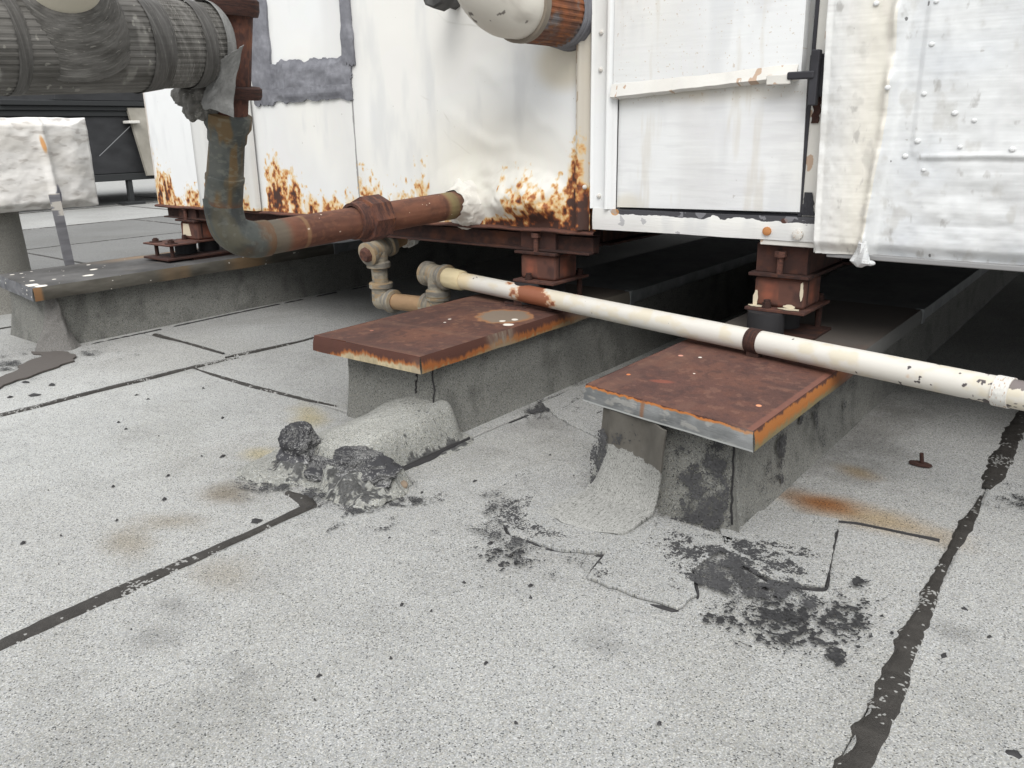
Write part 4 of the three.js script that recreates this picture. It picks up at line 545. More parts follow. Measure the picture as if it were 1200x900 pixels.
// ------------------------------------------------------------------ white coated housing on the right
{
  const h = thing('duct_housing', 'thickly painted white housing right of the door, overhanging the dark space', 'duct housing', [0, 0.6, -2.6]), x0 = -0.838, x1 = 2.6;
  const relief = (x, y) => {
    let z = 0.016 * (fbm(x * 2, y * 2, 3, 301) - 0.5) + 0.012 * (fbm(x * 12, y * 8, 5, 302) - 0.5) + 0.0035 * (fbm(x * 40, y * 34, 3, 306) - 0.5);
    const rx = -0.665 - 0.03 * sst(1.1, 0.6, y) + 0.012 * (fbm(y * 6, 2, 3, 303) - 0.5);
    z += 0.024 * sst(rx + 0.03, rx, x) * sst(-0.9, -0.8, x) + 0.02 * Math.exp(-(((x - rx) / 0.012) ** 2)) * fbm(y * 11, 3, 5, 304) ** 2 * 2.6;
    z += 0.008 * sst(0.012, 0, Math.abs(y - 0.905 - 0.01 * (fbm(x * 5, 1, 2, 9) - 0.5))) * sst(-0.6, -0.56, x); z += x > -0.6 ? 0.006 * sst(0.9, 0.92, y) : 0;
    const f = fbm(x * 3 + 2, y * 8, 4, 305); z += 0.034 * Math.abs(f - 0.5) * sst(0.98, 0.86, y) * sst(-0.6, -0.5, x);
    z += 0.01 * sst(-0.82, -0.838, x) - 0.0;
    return z;
  };
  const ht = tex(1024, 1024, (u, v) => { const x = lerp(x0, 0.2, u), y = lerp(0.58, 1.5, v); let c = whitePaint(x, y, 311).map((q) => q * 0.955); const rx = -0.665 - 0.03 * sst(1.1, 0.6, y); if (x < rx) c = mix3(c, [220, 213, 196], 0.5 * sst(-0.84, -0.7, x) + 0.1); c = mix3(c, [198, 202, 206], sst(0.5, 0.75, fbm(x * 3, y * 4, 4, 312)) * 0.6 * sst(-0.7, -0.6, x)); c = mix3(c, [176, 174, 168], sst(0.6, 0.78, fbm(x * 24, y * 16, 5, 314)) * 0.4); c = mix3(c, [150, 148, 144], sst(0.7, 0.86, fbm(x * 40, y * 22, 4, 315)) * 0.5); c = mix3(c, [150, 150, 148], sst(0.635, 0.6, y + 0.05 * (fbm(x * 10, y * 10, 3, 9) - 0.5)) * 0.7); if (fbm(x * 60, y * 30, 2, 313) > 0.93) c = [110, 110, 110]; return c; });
  const hm = std({ map: ht, roughness: 0.5, bumpMap: brushTile, bumpScale: 0.0013 });
  part('front_skin', surf((u, v) => { const x = lerp(x0, x1, u ** 2.2), b = 0.622 + 0.01 * (fbm(x * 6, 3, 3, 8) - 0.5), y = lerp(b, 2.4, v ** 1.5), sw = 0.022 * clamp((y - 0.6) / 0.7); return [x - sw * sst(-0.6, -0.84, x), y - 0.6, relief(x, y) - 0.02 * sst(0.66, 0.62, y)]; }, 260, 260, (u, v, p) => [(p[0] - x0) / (0.2 - x0), (p[1] + 0.02) / 0.92]), hm, h);
  part('left_return', surf((u, v) => { const y = lerp(0.622, 2.4, v), sw = 0.022 * clamp((y - 0.6) / 0.7); return [x0 - sw + 0.002, y - 0.6, lerp(-0.06, relief(x0, y) + 0.0, u)]; }, 4, 60, (u, v) => [u * 0.1, v]), hm, h);
  part('housing_shell', box(x0 + 0.01, x1, 0.012, 1.8, -0.085, -0.03, 0), M.whitePlain, h);
  part('underside_lip', box(x0 + 0.03, x1, 0.006, 0.022, -0.08, -0.004, 0.004), std({ color: 0x8a8a8a, roughness: 0.9 }), h);
  for (const [x, y] of [[-0.578, 1.198], [-0.582, 1.072], [-0.584, 0.948], [-0.475, 0.932], [-0.35, 0.926], [-0.613, 0.907], [-0.58, 1.304], [-0.728, 1.311], [-0.45, 1.0], [-0.56, 0.87], [-0.667, 1.09], [-0.5, 1.02]]) part('rivet', new THREE.SphereGeometry(0.0048 + 0.003 * h2(x * 1000, y * 1000, 4), 12, 8).scale(1.2, 1, 0.7).translate(x, y - 0.6, relief(x, y) + 0.002), M.whitePlain, h);
  part('paint_drip', [axial([-0.692, 0.09, 0.02], [-0.7, -0.012, 0.02], [[0, 0.006], [0.3, 0.018], [0.6, 0.02], [0.85, 0.024], [1, 0.006]], 14, (r, th, t) => r * (1 + 0.4 * Math.sin(th * 2 + t * 5))), new THREE.SphereGeometry(0.012, 10, 8).scale(1.4, 0.7, 1).translate(-0.672, 0.002, 0.02)], hm, h);
}

// ------------------------------------------------------------------ rusty drain pipe
{
  const t = thing('rusty_pipe', 'brown rusty pipe dropping from the grey wrapped duct and elbowing into the white cabinet', 'pipe', [-2.3, 0.7, -1.53]);
  const O = ([x, y, z]) => [x + 2.3, y - 0.7, z + 1.53];
  const pipeTex = (fn) => tex(256, 1024, (u, v) => fn(u, v));
  const ring = (v, a, w, seedN) => sst(w, w * 0.3, Math.abs(v - a));
  const hz = pipeTex((u, v) => { const n = fbm(Math.cos(u * 6.283) * 2 + 5, v * 9, 4, 401), b = fbm(u * 30, v * 60, 3, 402); let c = mix3([112, 72, 54], [88, 56, 44], sst(0.35, 0.65, n)); c = mix3(c, [124, 84, 60], sst(0.5, 0.75, b) * 0.4); c = mix3(c, [92, 96, 86], mx(ring(v, 0.05, 0.06), sst(0.9, 0.97, v) * 0.8) * 0.7); c = mix3(c, [132, 102, 72], mx(ring(v, 0.16, 0.012), ring(v, 0.86, 0.03), ring(v, 0.42, 0.008)) * 0.8); c = mix3(c, [124, 118, 80], ring(v, 0.88, 0.04) * 0.7); if (fbm(u * 22, v * 50, 2, 403) > 0.88) c = [190, 174, 156]; return mix3(c, c.map((q) => q * 0.62), sst(0.1, 0.4, 0.5 + 0.5 * Math.cos((u - 0.0) * 6.283)) * 0.0); });
  const vt = pipeTex((u, v) => { const n = fbm(Math.cos(u * 6.283) * 2 + 5, v * 6, 4, 411), b = fbm(u * 20, v * 30, 3, 412), s = fbm(u * 9, v * 2, 3, 414); let c = mix3([86, 88, 84], [66, 70, 68], sst(0.35, 0.65, n)); c = mix3(c, [108, 84, 52], sst(0.48, 0.66, s) * 0.8); c = mix3(c, [96, 60, 40], sst(0.15, 0.0, v) * 0.9); c = mix3(c, [118, 118, 108], sst(0.55, 0.75, b) * 0.4); return c; });
  const mh = std({ map: hz, roughness: 0.8, bumpMap: roughTile, bumpScale: 0.0008 }), mv = std({ map: vt, roughness: 0.8, bumpMap: roughTile, bumpScale: 0.0008 });
  const r = 0.0545;
  part('horizontal_pipe', axial(O([-2.296, 0.672, -1.62]), O([-2.296, 0.709, -2.64]), [...Array(41)].map((_, i) => [i / 40, r * (1 + 0.01 * (vn(i * 0.7, 1, 3) - 0.5))]), 48), mh, t);
  part('pipe_union', axial(O([-2.296, 0.6915, -2.02]), O([-2.296, 0.6965, -2.165]), [[0, r], [0, 0.065], [0.3, 0.068], [0.32, 0.08], [0.95, 0.08], [1, 0.072], [1, r]], 48, (q, th, tt) => tt > 0.31 && tt < 0.97 && q > 0.07 ? q / Math.cos(((th % (Math.PI / 4)) + Math.PI / 4) % (Math.PI / 4) - Math.PI / 8) * 0.95 : q), M.rust, t);
  part('elbow', tubeG([[-2.335, 0.81, -1.53], [-2.332, 0.76, -1.53], [-2.322, 0.715, -1.535], [-2.308, 0.687, -1.56], [-2.298, 0.674, -1.6], [-2.296, 0.673, -1.65]].map(O), 0.0585, 40, 40), std({ map: tex(512, 256, (u, v) => { const n = fbm(u * 6, Math.cos(v * 6.283) * 2 + 4, 4, 421); let c = mix3([70, 74, 71], [48, 51, 50], sst(0.35, 0.65, n)); c = mix3(c, [108, 78, 54], sst(0.62, 0.95, u + 0.5 * (n - 0.5)) * 0.8); c = mix3(c, [92, 80, 54], sst(0.52, 0.72, fbm(v * 7, u * 2, 3, 422)) * 0.4); return mix3(c, [100, 102, 96], sst(0.6, 0.75, fbm(u * 20, v * 20, 3, 423)) * 0.35); }), roughness: 0.75, bumpMap: roughTile, bumpScale: 0.001 }), t);
  part('drop_pipe', axial(O([-2.335, 0.78, -1.53]), O([-2.25, 1.06, -1.53]), [[0, 0.0575], [0.02, 0.058], [0.28, 0.0565], [0.29, 0.0585], [0.34, 0.0585], [0.35, 0.055], [0.68, 0.052], [0.71, 0.057], [0.8, 0.058], [0.86, 0.068], [0.98, 0.068], [1, 0.055]].reduce((a, q) => (a.push(q), a), []), 44), mv, t);
  part('riser_pipe', axial(O([-2.25, 1.05, -1.535]), O([-2.155, 1.7, -1.58]), [[0, 0.05], [0.08, 0.05], [0.1, 0.056], [0.3, 0.054], [1, 0.054]], 36), M.rust, t);
  for (const [y, w] of [[1.115, 0.018], [1.345, 0.024]]) { const x = -2.25 + (y - 1.05) * 0.11; part('flange', axial(O([x + 0.01, y - w, -1.545]), O([x + 0.01 + w * 0.2, y + w, -1.545]), [[0, 0.05], [0, 0.074], [0.3, 0.078], [0.85, 0.078], [1, 0.07], [1, 0.05]], 36), M.rustDark, t); }
  const collarMat = std({ map: tex(256, 256, (u, v) => { const n = fbm(u * 8, v * 5, 4, 441); return mix3([214, 211, 203], [150, 146, 138], sst(0.5, 0.75, n) * 0.7); }), roughness: 0.7, bumpMap: roughTile, bumpScale: 0.003 });
  // white sealant collar at the wall
  part('sealant_collar', surf((u, v) => { const th = u * 6.2832, q = v, z = -2.645 + 0.085 * (1 - q) * (1 + 0.5 * (fbm(Math.cos(th) * 2 + 4, Math.sin(th) * 2 + 4, 3, 430) - 0.5)), rr = 0.057 + 0.05 * q ** 1.6 + 0.03 * (fbm(Math.cos(th) * 2.4 + 4, Math.sin(th) * 2.4 + q * 3, 4, 431) - 0.45) * Math.min(1, q * 3 + 0.1); return O([-2.296 + Math.cos(th) * rr, 0.709 + Math.sin(th) * rr, z + 0.02 * (fbm(th * 2, q * 4, 3, 432) - 0.5)]); }, 64, 28, (u, v) => [u * 0.5, v * 0.2]), collarMat, t);
}

// ------------------------------------------------------------------ wrapped duct at the upper left
{
  const t = thing('insulated_duct', 'grey corrugated wrapped duct with bands and a tee, top left', 'duct', [-2.213, 1.23, -1.2]);
  const O = ([x, y, z]) => [x + 2.213, y - 1.23, z + 1.2];
  const wrapT = tex(512, 1024, (u, v) => { const n = fbm(Math.cos(u * 6.283) * 3 + 5, v * 7 + Math.sin(u * 6.283) * 3, 4, 501), b = fbm(u * 24, v * 26, 3, 502), k = fbm(u * 40, v * 70, 2, 503); const g = 92 + 64 * (n - 0.5) + 18 * (b - 0.5); let c = [g + 3, g + 1, g - 3]; if (k > 0.8) c = mix3(c, [150, 148, 140], 0.7); c = mix3(c, [146, 144, 138], sst(0.66, 0.8, fbm(u * 8, v * 26, 4, 504)) * 0.6); return c; });
  M.wrap = std({ map: wrapT, roughness: 0.8, bumpMap: roughTile, bumpScale: 0.0006 });
  const band = std({ map: wrapT, color: new THREE.Color().setRGB(0.62, 0.62, 0.63), roughness: 0.7 });
  const cloth = std({ map: tex(512, 512, (u, v) => { const g = 124 + 50 * (fbm(u * 6, v * 6, 4, 511) - 0.5); return [g, g, g - 2]; }), roughness: 0.75, bumpMap: roughTile, bumpScale: 0.004 });
  const rib = (r, th) => r * (1 + 0.011 * Math.sign(Math.sin(th * 46)));
  const ax = (z0, z1, r0, r1, rf, n = 10) => axial(O([-2.213, 1.212 + 0.03 * (-z0 - 0.9) / 0.63, z0]), O([-2.213, 1.212 + 0.03 * (-z1 - 0.9) / 0.63, z1]), [...Array(n)].map((_, i) => [i / (n - 1), lerp(r0, r1, i / (n - 1))]), 264, rf);
  part('duct_jacket', [ax(-0.2, -1.245, 0.114, 0.119, rib, 20), ax(-1.29, -1.385, 0.112, 0.11, rib), ax(-1.415, -1.47, 0.109, 0.107, rib)], M.wrap, t);
  part('band', ax(-1.23, -1.295, 0.123, 0.115, null, 6), band, t); part('band', ax(-1.38, -1.42, 0.115, 0.113, null, 6), band, t); part('band', ax(-0.9, -0.93, 0.12, 0.12, null, 6), band, t);
  // torn boot round the end
  part('end_boot', surf((u, v) => { const th = u * 6.2832, q = v, z = lerp(-1.445, -1.515, q), r = (0.116 - 0.075 * q ** 2.5) * (1 + 0.09 * (fbm(Math.cos(th) * 2 + 4, Math.sin(th) * 2 + q * 3, 4, 521) - 0.5)); return O([-2.213 + Math.cos(th) * r, 1.238 + Math.sin(th) * r, z]); }, 60, 20, (u, v) => [u * 2, v * 0.5]), cloth, t);
  part('torn_wrap', slab((u, v) => { // light cloth hanging over the front of the riser, apex at the upper right
    const L0 = lerp(-2.25, -2.17, v), R0 = lerp(-2.13, -2.03, v * v), top = lerp(1.17, 1.225, u), bot = lerp(1.085, 1.045, u) + 0.012 * (vn(u * 7, 2, 6) - 0.5), y = lerp(bot, top, v);
    return O([lerp(L0, R0, u) + 0.01 * (fbm(u * 4, v * 4, 3, 531) - 0.5), y, -1.445 - 0.03 * u + 0.03 * Math.sin(u * 2.4) + 0.012 * Math.sin(v * 3 + u * 4) * (1 - v) + 0.016 * (fbm(u * 5, v * 3, 3, 532) - 0.5)]); }, 30, 24, 0.004), cloth, t).userData.label = 'torn light grey cloth flap hanging over the riser pipe';
  part('crumpled_wrap', surf((u, v) => { const th = u * 6.2832, ph = v * 3.1416, n = 1 + 0.9 * (fbm(Math.cos(th) * Math.sin(ph) * 2.4 + 9, Math.sin(th) * Math.sin(ph) * 2.4 + Math.cos(ph) * 2 + 5, 4, 535) - 0.5); return O([-2.3 + 0.075 * n * Math.cos(th) * Math.sin(ph), 1.1 + 0.06 * n * Math.cos(ph), -1.47 + 0.06 * n * Math.sin(th) * Math.sin(ph)]); }, 40, 30, (u, v) => [u * 2, v]), M.wrap, t);
  // tee rising toward the viewer, with a pale pipe in it
  const dir = new THREE.Vector3(0.72, 0.62, 0.3).normalize(), c0 = new THREE.Vector3(-2.2, 1.24, -1.07), at = (k) => { const q = c0.clone().addScaledVector(dir, k); return [q.x, q.y, q.z]; };
  part('tee_branch', axial(O(at(0)), O(at(0.14)), [[0, 0.15], [0.3, 0.138], [0.6, 0.118], [0.85, 0.1], [1, 0.085], [1, 0.06]], 60, (r, th, q) => r * (1 + 0.03 * (fbm(Math.cos(th) * 3 + 4, Math.sin(th) * 3 + q * 3, 3, 541) - 0.5))), std({ map: wrapT, color: new THREE.Color().setRGB(0.8, 0.8, 0.8), roughness: 0.8, bumpMap: roughTile, bumpScale: 0.004 }), t);
  part('branch_pipe', axial(O(at(0.13)), O(at(0.9)), [[0, 0.076], [1, 0.076]], 40), std({ color: 0xb8b2a2, roughness: 0.7 }), t);
}

// ------------------------------------------------------------------ white pipe with threaded fittings
{
  const P0 = [-2.53, 0.378, -2.70], P1 = [0.75, 0.372, -2.03];
  const t = thing('white_pipe', 'long white pipe resting over two curbs, ending in a grey tee and threaded fittings', 'pipe', P0);
  const O = (p) => [p[0] - P0[0], p[1] - P0[1], p[2] - P0[2]], at = (k) => [lerp(P0[0], P1[0], k), lerp(P0[1], P1[1], k) - 0.008 * Math.sin(k * 3.14), lerp(P0[2], P1[2], k) - 0.02 * Math.sin(k * 3.14)];
  const r = 0.0355;
  const UO = 0.25, wt = tex(128, 2048, (u, v) => { const n = fbm(u * 6, v * 70, 4, 601), b = fbm(u * 14, v * 160, 3, 602); let c = mix3([206, 203, 195], [200, 186, 154], sst(0.45, 0.72, n) * 0.4); const under2 = 0.5 - 0.5 * Math.cos((u - UO) * 6.283);
    const rz = sst(0.075, 0.0, Math.abs(v - 0.16)) * (0.35 + 0.6 * under2) + sst(0.025, 0, Math.abs(v - 0.165)) * 0.4; const rn = fbm(u * 4 + 2, v * 34, 5, 606), rr = rz * 1.15 + (rn - 0.5) * 1.5 + (b - 0.5) * 0.5; c = mix3(c, [190, 140, 100], sst(0.5, 0.72, rr) * 0.7); c = mix3(c, [132, 78, 54], sst(0.66, 0.8, rr) * 0.9);
    c = mix3(c, [214, 186, 130], sst(0.04, 0.0, Math.abs(v - 0.03)) * 0.5);
    if (v > 0.6 && b > 0.78) c = [70, 66, 66]; const pn = fbm(u * 5, v * 60, 5, 609); if (v > 0.672 && pn > 0.62 - 0.2 * sst(0.67, 0.7, v)) c = mix3(c, [98, 90, 88], 0.85); if (v > 0.66 && b > 0.7) c = [78, 72, 72]; if (b > 0.86) c = [90, 84, 80]; return c; });
  const wm = std({ map: wt, roughness: 0.5, bumpMap: roughTile, bumpScale: 0.0003 });
  const gp = new THREE.TubeGeometry(new THREE.CatmullRomCurve3([...Array(12)].map((_, i) => V(O(at(lerp(0.03, 1, i / 11)))))), 160, r, 32, false); { const u = gp.attributes.uv; for (let k = 0; k < u.count; k++) u.setXY(k, u.getY(k), u.getX(k)); }
  part('pipe_run', gp, wm, t);
  part('coupling', axial(O(at(0.692)), O(at(0.703)), [[0, r], [0, 0.0385], [1, 0.0385], [1, r]], 32), M.whiteDirty, t);
  part('collar', axial(O(at(0.02)), O(at(0.056)), [[0, 0.03], [0, 0.044], [0.5, 0.045], [0.9, 0.043], [1, 0.038], [1, r]], 32), std({ color: 0xd0c09a, roughness: 0.7, bumpMap: roughTile, bumpScale: 0.001 }), t);
  part('pipe_strap', axial(O(at(0.4815)), O(at(0.494)), [[0, r], [0, 0.038], [1, 0.038], [1, r]], 32), M.rustDark, t);
  for (const k of [0.165, 0.488]) { const q = O(at(k)); part('pipe_support', [box(q[0] - 0.05, q[0] + 0.05, q[1] - 0.058, q[1] - 0.05, q[2] - 0.04, q[2] + 0.04, 0.002), box(q[0] - 0.02, q[0] + 0.02, q[1] - 0.05, q[1] - 0.03, q[2] - 0.02, q[2] + 0.02, 0.003)], M.rustDark, t); }
  const fm = std({ map: tex(512, 512, (u, v) => { const n = fbm(u * 5, v * 5, 4, 611), b = fbm(u * 30, v * 30, 3, 612); let c = mix3([150, 142, 126], [120, 116, 108], sst(0.35, 0.65, n)); c = mix3(c, [160, 130, 90], sst(0.5, 0.7, fbm(u * 3, v * 9, 3, 613)) * 0.6); return c.map((q) => q + 20 * (b - 0.5)); }, { wrap: true }), roughness: 0.7, bumpMap: roughTile, bumpScale: 0.0008 });
  const nm = std({ map: tex(256, 256, (u, v) => { const n = fbm(u * 6, v * 6, 4, 621); let c = mix3([170, 140, 104], [146, 118, 90], n); if (v < 0.14 || v > 0.86) c = [112, 76, 52]; return c; }), roughness: 0.75 });
  const R = 0.047, B = 0.056;
  const leg = (a, b, bandAtEnd = true) => axial(O(a), O(b), bandAtEnd ? [[0, 0], [0, R], [0.62, R * 0.97], [0.7, B], [0.96, B], [1, B - 0.005], [1, 0]] : [[0, R], [1, R]], 32);
  const T = P0, along = (k) => at(k);
  part('tee', [leg(T, [T[0] + 0.075, T[1], T[2] + 0.0155]), leg(T, [T[0] - 0.085, T[1], T[2] - 0.017]), leg(T, [T[0], T[1] - 0.095, T[2]]), new THREE.SphereGeometry(R, 24, 16).translate(0, 0, 0)], fm, t);
  part('end_plug', axial(O([T[0] - 0.085, T[1], T[2] - 0.017]), O([T[0] - 0.108, T[1], T[2] - 0.022]), [[0, 0.04], [0.6, 0.036], [1, 0.03], [1, 0]], 8), fm, t);
  const E1 = [T[0], 0.235, T[2]], E2 = [-2.9, 0.228, -2.70], U1 = [-2.897, 0.468, -2.69];
  const sph = (p, q = R) => { const o = O(p); return new THREE.SphereGeometry(q, 24, 16).translate(...o); };
  part('short_nipple', axial(O([T[0], 0.3, T[2]]), O([T[0], 0.26, T[2]]), [[0, 0.036], [1, 0.036]], 24), nm, t);
  part('elbow', [leg(E1, [E1[0], 0.285, E1[2]]), leg(E1, [E1[0] - 0.085, E1[1], E1[2]]), sph(E1)], fm, t);
  part('nipple', axial(O([E1[0] - 0.06, E1[1], E1[2]]), O([E2[0] + 0.06, E2[1], E2[2]]), [[0, 0.038], [1, 0.038]], 28), nm, t);
  part('elbow', [leg(E2, [E2[0] + 0.09, E2[1], E2[2]]), leg(E2, [E2[0], E2[1] + 0.085, E2[2]]), sph(E2)], fm, t);
  part('nipple', axial(O([E2[0], E2[1] + 0.07, E2[2]]), O([U1[0], U1[1] - 0.07, U1[2]]), [[0, 0.038], [1, 0.038]], 28), fm, t);
  const back = [-2.9, 0.52, -2.93], dz = [(back[0] - U1[0]) * 0.3, (back[1] - U1[1]) * 0.3, (back[2] - U1[2]) * 0.3], ad = (p, k) => [p[0] + dz[0] * k, p[1] + dz[1] * k, p[2] + dz[2] * k];
  part('tee', [leg(U1, [U1[0], U1[1] - 0.085, U1[2]]), leg(U1, ad(U1, 1.25)), leg(U1, ad(U1, -1)), sph(U1)], fm, t);
  part('square_plug', axial(O(ad(U1, -0.98)), O(ad(U1, -1.28)), [[0, 0.038], [0.5, 0.034], [1, 0.026], [1, 0]], 8), M.rust, t);
  part('nipple', axial(O(ad(U1, 1.2)), O(ad(U1, 2.6)), [[0, 0.037], [1, 0.037]], 28), nm, t);
  part('union_nut', axial(O(ad(U1, 2.3)), O(ad(U1, 3.7)), [[0, 0.037], [0, 0.05], [0.25, 0.056], [0.3, 0.062], [0.55, 0.062], [0.6, 0.054], [0.9, 0.052], [1, 0.045], [1, 0]], 8), M.whiteDirty, t);
  part('hidden_run', axial(O(ad(U1, 3.6)), O(ad(U1, 8)), [[0, 0.036], [1, 0.036]], 20), M.rustDark, t);
}

// ------------------------------------------------------------------ pipe elbow entering the cabinet at the top
{
  const t = thing('wall_elbow_pipe', 'pale elbow pipe with a rusty ribbed sleeve entering the white wall, top centre', 'pipe', [-1.85, 1.385, -2.4]);
  const O = ([x, y, z]) => [x + 1.85, y - 1.385, z + 2.4];
  const cx = -1.79, cy = 1.385;
  const st = tex(512, 256, (u, v) => { const n = fbm(u * 8, v * 4, 4, 701), b = fbm(u * 60, v * 6, 3, 702); let c = mix3([128, 76, 46], [94, 62, 48], sst(0.35, 0.6, n)); c = mix3(c, [150, 92, 50], sst(0.5, 0.7, b) * 0.6); return mix3(c, [104, 108, 114], sst(0.55, 0.7, fbm(u * 5, v * 4, 4, 703)) * 0.8); });
  part('ribbed_sleeve', axial(O([cx, cy, -2.36]), O([cx, cy, -2.63]), [...Array(20)].map((_, i) => [i / 19, 0.112]), 220, (r, th) => r * (1 + 0.016 * Math.sign(Math.sin(th * 36)))), std({ map: st, roughness: 0.8 }), t);
  part('sleeve_band', axial(O([cx, cy, -2.35]), O([cx, cy, -2.375]), [[0, 0.1], [0, 0.116], [1, 0.116], [1, 0.1]], 60), std({ color: 0x7d7468, roughness: 0.7 }), t);
  part('wall_mastic', axial(O([cx, cy, -2.57]), O([cx, cy, -2.66]), [[0, 0.113], [0.2, 0.116], [0.6, 0.119], [1, 0.126]], 50, (r, th, q) => r * (1 + 0.1 * (fbm(Math.cos(th) * 2 + 4, Math.sin(th) * 2 + q * 4, 4, 711) - 0.5))), M.sealant, t);
  const et = tex(256, 256, (u, v) => { const n = fbm(u * 5, v * 9, 4, 721); let c = mix3([206, 202, 192], [168, 162, 152], sst(0.4, 0.7, n)); if (fbm(u * 40, v * 20, 2, 722) > 0.8) c = [110, 104, 98]; return c; });
  part('elbow', tubeG([[cx, cy, -2.38], [cx, cy, -2.33], [cx - 0.005, cy + 0.004, -2.27], [cx - 0.01, cy + 0.05, -2.2], [cx - 0.012, cy + 0.13, -2.17], [cx - 0.012, cy + 0.3, -2.165], [cx - 0.012, cy + 0.7, -2.165]].map(O), 0.104, 60, 48), std({ map: et, roughness: 0.6, bumpMap: roughTile, bumpScale: 0.0006 }), t);
  tag(part('capped_pipe', [axial([-2.33, 1.475, -2.66], [-2.26, 1.475, -2.45], [[0, 0.03], [0.55, 0.03], [0.55, 0.048], [0.97, 0.048], [1, 0.04], [1, 0]], 8)], std({ map: wrapFallback(), roughness: 0.8 }), scene), 'dark grey hexagonal pipe cap on the white wall left of the pale elbow pipe', 'pipe cap');
}
function wrapFallback() { return tex(128, 128, (u, v) => { const g = 70 + 50 * (fbm(u * 6, v * 6, 4, 731) - 0.5); return [g, g, g - 1]; }); }

// ------------------------------------------------------------------ painted box at the far left
{
  const t = thing('painted_box', 'thickly painted off-white duct box on a round grey pedestal, left edge', 'duct box', [-5.2, 0, -2.2]);
  const O = ([x, y, z]) => [x + 5.2, y, z + 2.2];
  const bt = tex(1024, 1024, (u, v) => { const n = fbm(u * 7, v * 7, 4, 801), b = fbm(u * 24, v * 24, 3, 802); let c = mix3([222, 220, 216], [202, 199, 193], sst(0.42, 0.7, n)); c = mix3(c, [158, 152, 146], sst(0.6, 0.8, b) * 0.5); c = mix3(c, [196, 140, 84], sst(0, 0.6, blob(u, v, 0.735, 0.68, 0.008, 0.1, 0.05)) * 0.9); c = mix3(c, [112, 112, 120], sst(0, 0.3, blob(u, v, 0.76, 0.2, 0.016, 0.12) + 0.4 * (b - 0.5))); return c; });
  const bm = std({ map: bt, roughness: 0.7, bumpMap: roughTile, bumpScale: 0.003 });
  const rough = (z, y) => 0.022 * (fbm(z * 8, y * 8, 3, 811) - 0.5) + 0.007 * (fbm(z * 26, y * 26, 2, 812) - 0.5) + 0.03 * Math.exp(-(((z + 2.3 - (y - 0.6) * 0.05) / 0.018) ** 2)) - 0.02 * sst(-2.3, -2.5, z);
  const z0 = -2.585, z1 = -1.2, y0 = 0.585, y1 = 1.105;
  part('box_shell', surf((u, v) => { // front face with rounded borders, then wrapped back
    const a = u * 2 - 1, b = v * 2 - 1, m = 0.86, fz = Math.sign(a) * Math.min(1, Math.abs(a) / m), fy = Math.sign(b) * Math.min(1, Math.abs(b) / m), ez = mx(0, Math.abs(a) - m) / (1 - m), ey = mx(0, Math.abs(b) - m) / (1 - m), e = mx(ez, ey);
    const z = lerp(z1, z0, (fz + 1) / 2), y = lerp(y0, y1, (fy + 1) / 2), rd = 0.045 * mx(sst(0.8, 1, Math.abs(a) / m), sst(0.8, 1, Math.abs(b) / m)) ;
    return O([-5.2 + (e > 0 ? -0.045 - 0.9 * e : rough(z, y) - rd), y + 0.012 * (fbm(z * 12, y * 3, 3, 813) - 0.5), z]);
  }, 120, 90, (u, v) => [u, v]), bm, t);
  part('strap', slab((u, v) => { const y = lerp(0.0, 0.68, v), w = lerp(0.05, 0.06, v); return O([-5.13 - 0.03 * v, y, -2.27 - 0.02 * (1 - v) + w * (u - 0.5)]); }, 4, 20, 0.01, (u, v) => [u * 0.1, v]), std({ map: tex(64, 512, (u, v) => { const n = fbm(u * 3, v * 24, 3, 821); const g = 120 + 60 * (n - 0.4); return n > 0.6 ? [196, 192, 184] : [g, g, g + 4]; }), roughness: 0.6, metalness: 0.2 }), t);
  part('pedestal', axial(O([-5.55, 0, -1.98]), O([-5.55, 0.6, -1.98]), [[0, 0.27], [0.05, 0.245], [0.4, 0.23], [1, 0.22]], 48), std({ map: granMap, color: new THREE.Color().setRGB(0.62, 0.6, 0.56), roughness: 0.95 }), t);
}

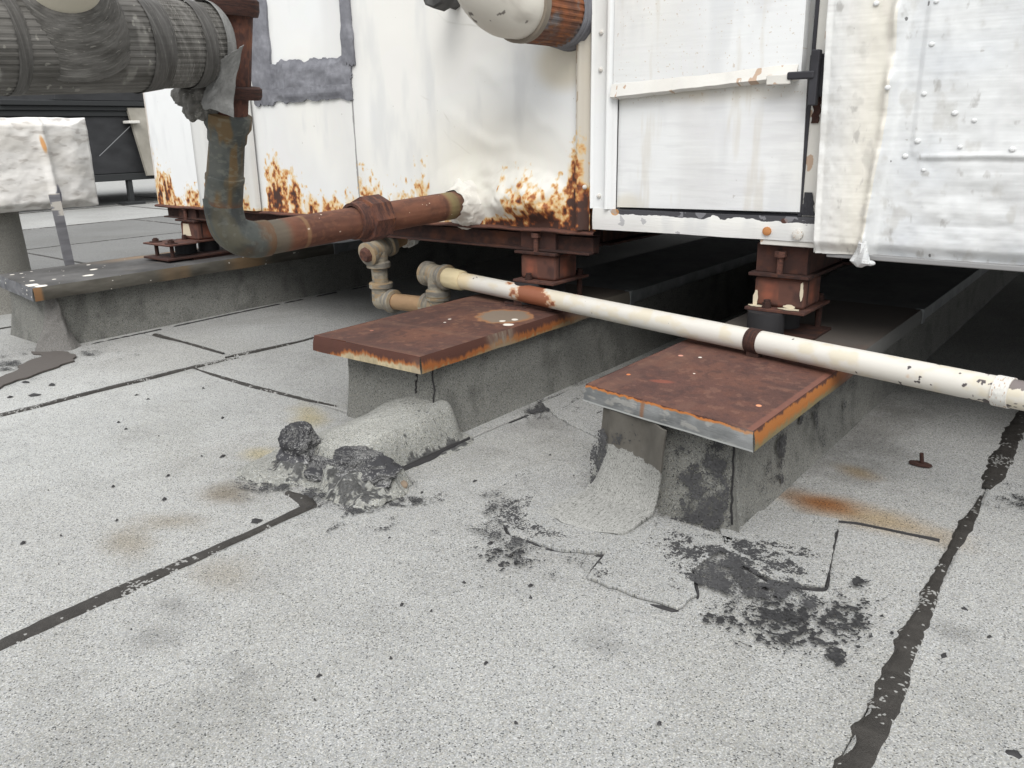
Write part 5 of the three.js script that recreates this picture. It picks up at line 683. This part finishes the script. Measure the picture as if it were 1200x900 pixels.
// ------------------------------------------------------------------ dark unit across the roof
{
  const X = -12.3, t = thing('dark_unit', 'dark rooftop unit in the background seen under the wrapped duct', 'rooftop unit', [X, 0, -6]);
  const O = (x0, x1, y0, y1, z0, z1, r = 0.01) => box(x0 - X, x1 - X, y0, y1, z0 + 6, z1 + 6, r);
  const dk = std({ map: tex(256, 256, (u, v) => { const g = 46 + 26 * (fbm(u * 5, v * 9, 4, 901) - 0.5); return [g - 1, g, g + 2]; }, { wrap: true }), roughness: 0.7 }), dk2 = std({ color: 0x2b2d2e, roughness: 0.8 }), pale = std({ map: tex(128, 256, (u, v) => { const g = 150 + 40 * (fbm(u * 4, v * 6, 4, 902) - 0.5); return [g, g - 4, g - 14]; }), roughness: 0.8 });
  part('casing', O(X - 3, X, 0.46, 1.26, -8.4, -4.4), dk, t);
  part('top_frame', [O(X - 3, X + 0.06, 1.34, 1.4, -8.4, -3.6), O(X - 3, X + 0.03, 1.262, 1.338, -8.4, -3.8), O(X - 3, X + 0.1, 1.402, 1.47, -8.4, -4.9)], dk2, t);
  part('top_frame', O(X - 2.6, X + 0.1, 1.472, 1.62, -8.4, -5.6), dk, t);
  part('bottom_frame', O(X - 3, X + 0.06, 0.36, 0.457, -8.4, -4.4), dk2, t);
  part('pale_panel', slab((u, v) => [lerp(0.08, 0.2, 1 - v), lerp(0.42, 1.38, v), 6 + lerp(lerp(-6.72, -6.62, v), -7.3, u)], 6, 6, 0.05), pale, t);
  part('bracket', O(X + 0.02, X + 0.2, 1.16, 1.2, -6.72, -6.55), std({ color: 0xd8d6d0, roughness: 0.6 }), t);
  part('cross_wire', rod([0.08, 0.72, 6 - 6.1], [0.08, 1.12, 6 - 6.62], 0.006, 8), std({ color: 0x77797a }), t);
  for (const z of [-6.52, -4.7]) { const l = part('leg', O(X - 0.04, X + 0.04, 0.04, 0.36, z - 0.035, z + 0.035, 0.005), dk2, t); part('foot_pad', O(X - 0.14, X + 0.14, 0.002, 0.05, z - 0.14, z + 0.14, 0.008), dk2, l); }
}

// ------------------------------------------------------------------ small loose things
{
  const peb = part('pebble', surf((u, v) => { const th = u * 6.283, ph = v * 3.1416, n = 1 + 0.3 * (fbm(Math.cos(th) * Math.sin(ph) * 2 + 5, Math.sin(th) * Math.sin(ph) * 2 + Math.cos(ph) + 3, 3, 5) - 0.5); return [0.026 * n * Math.cos(th) * Math.sin(ph), 0.013 * n * Math.cos(ph), 0.017 * n * Math.sin(th) * Math.sin(ph)]; }, 20, 14), std({ color: 0x857665, roughness: 0.9 }), scene); peb.position.set(-1.625, 0.02, -1.54);
  tag(peb, 'small tan pebble on the roof beside the front tar lump of the middle curb', 'pebble');
  const nail = thing('roof_fastener', 'tiny dark metal fastener standing on the roof right of the right curb', 'fastener', [-0.463, 0.008, -2.58]);
  part('plate', flatPlate(), M.rustDark, nail); part('stem', rod([0.005, 0.002, 0], [0.0, 0.04, 0.004], 0.006, 10), M.rustDark, nail);
}
function flatPlate() { return new THREE.CylinderGeometry(0.024, 0.027, 0.006, 7).scale(1.3, 1, 0.7).translate(0, 0.005, 0); }

// ------------------------------------------------------------------ bake the layout to metres
{
  const seen = new Set();
  scene.traverse((o) => { if (o.isLight || o.isCamera) return; o.position.multiplyScalar(S); if (o.geometry && !seen.has(o.geometry)) { seen.add(o.geometry); o.geometry.scale(S, S, S); } });
}
renderer.render(scene, camera);
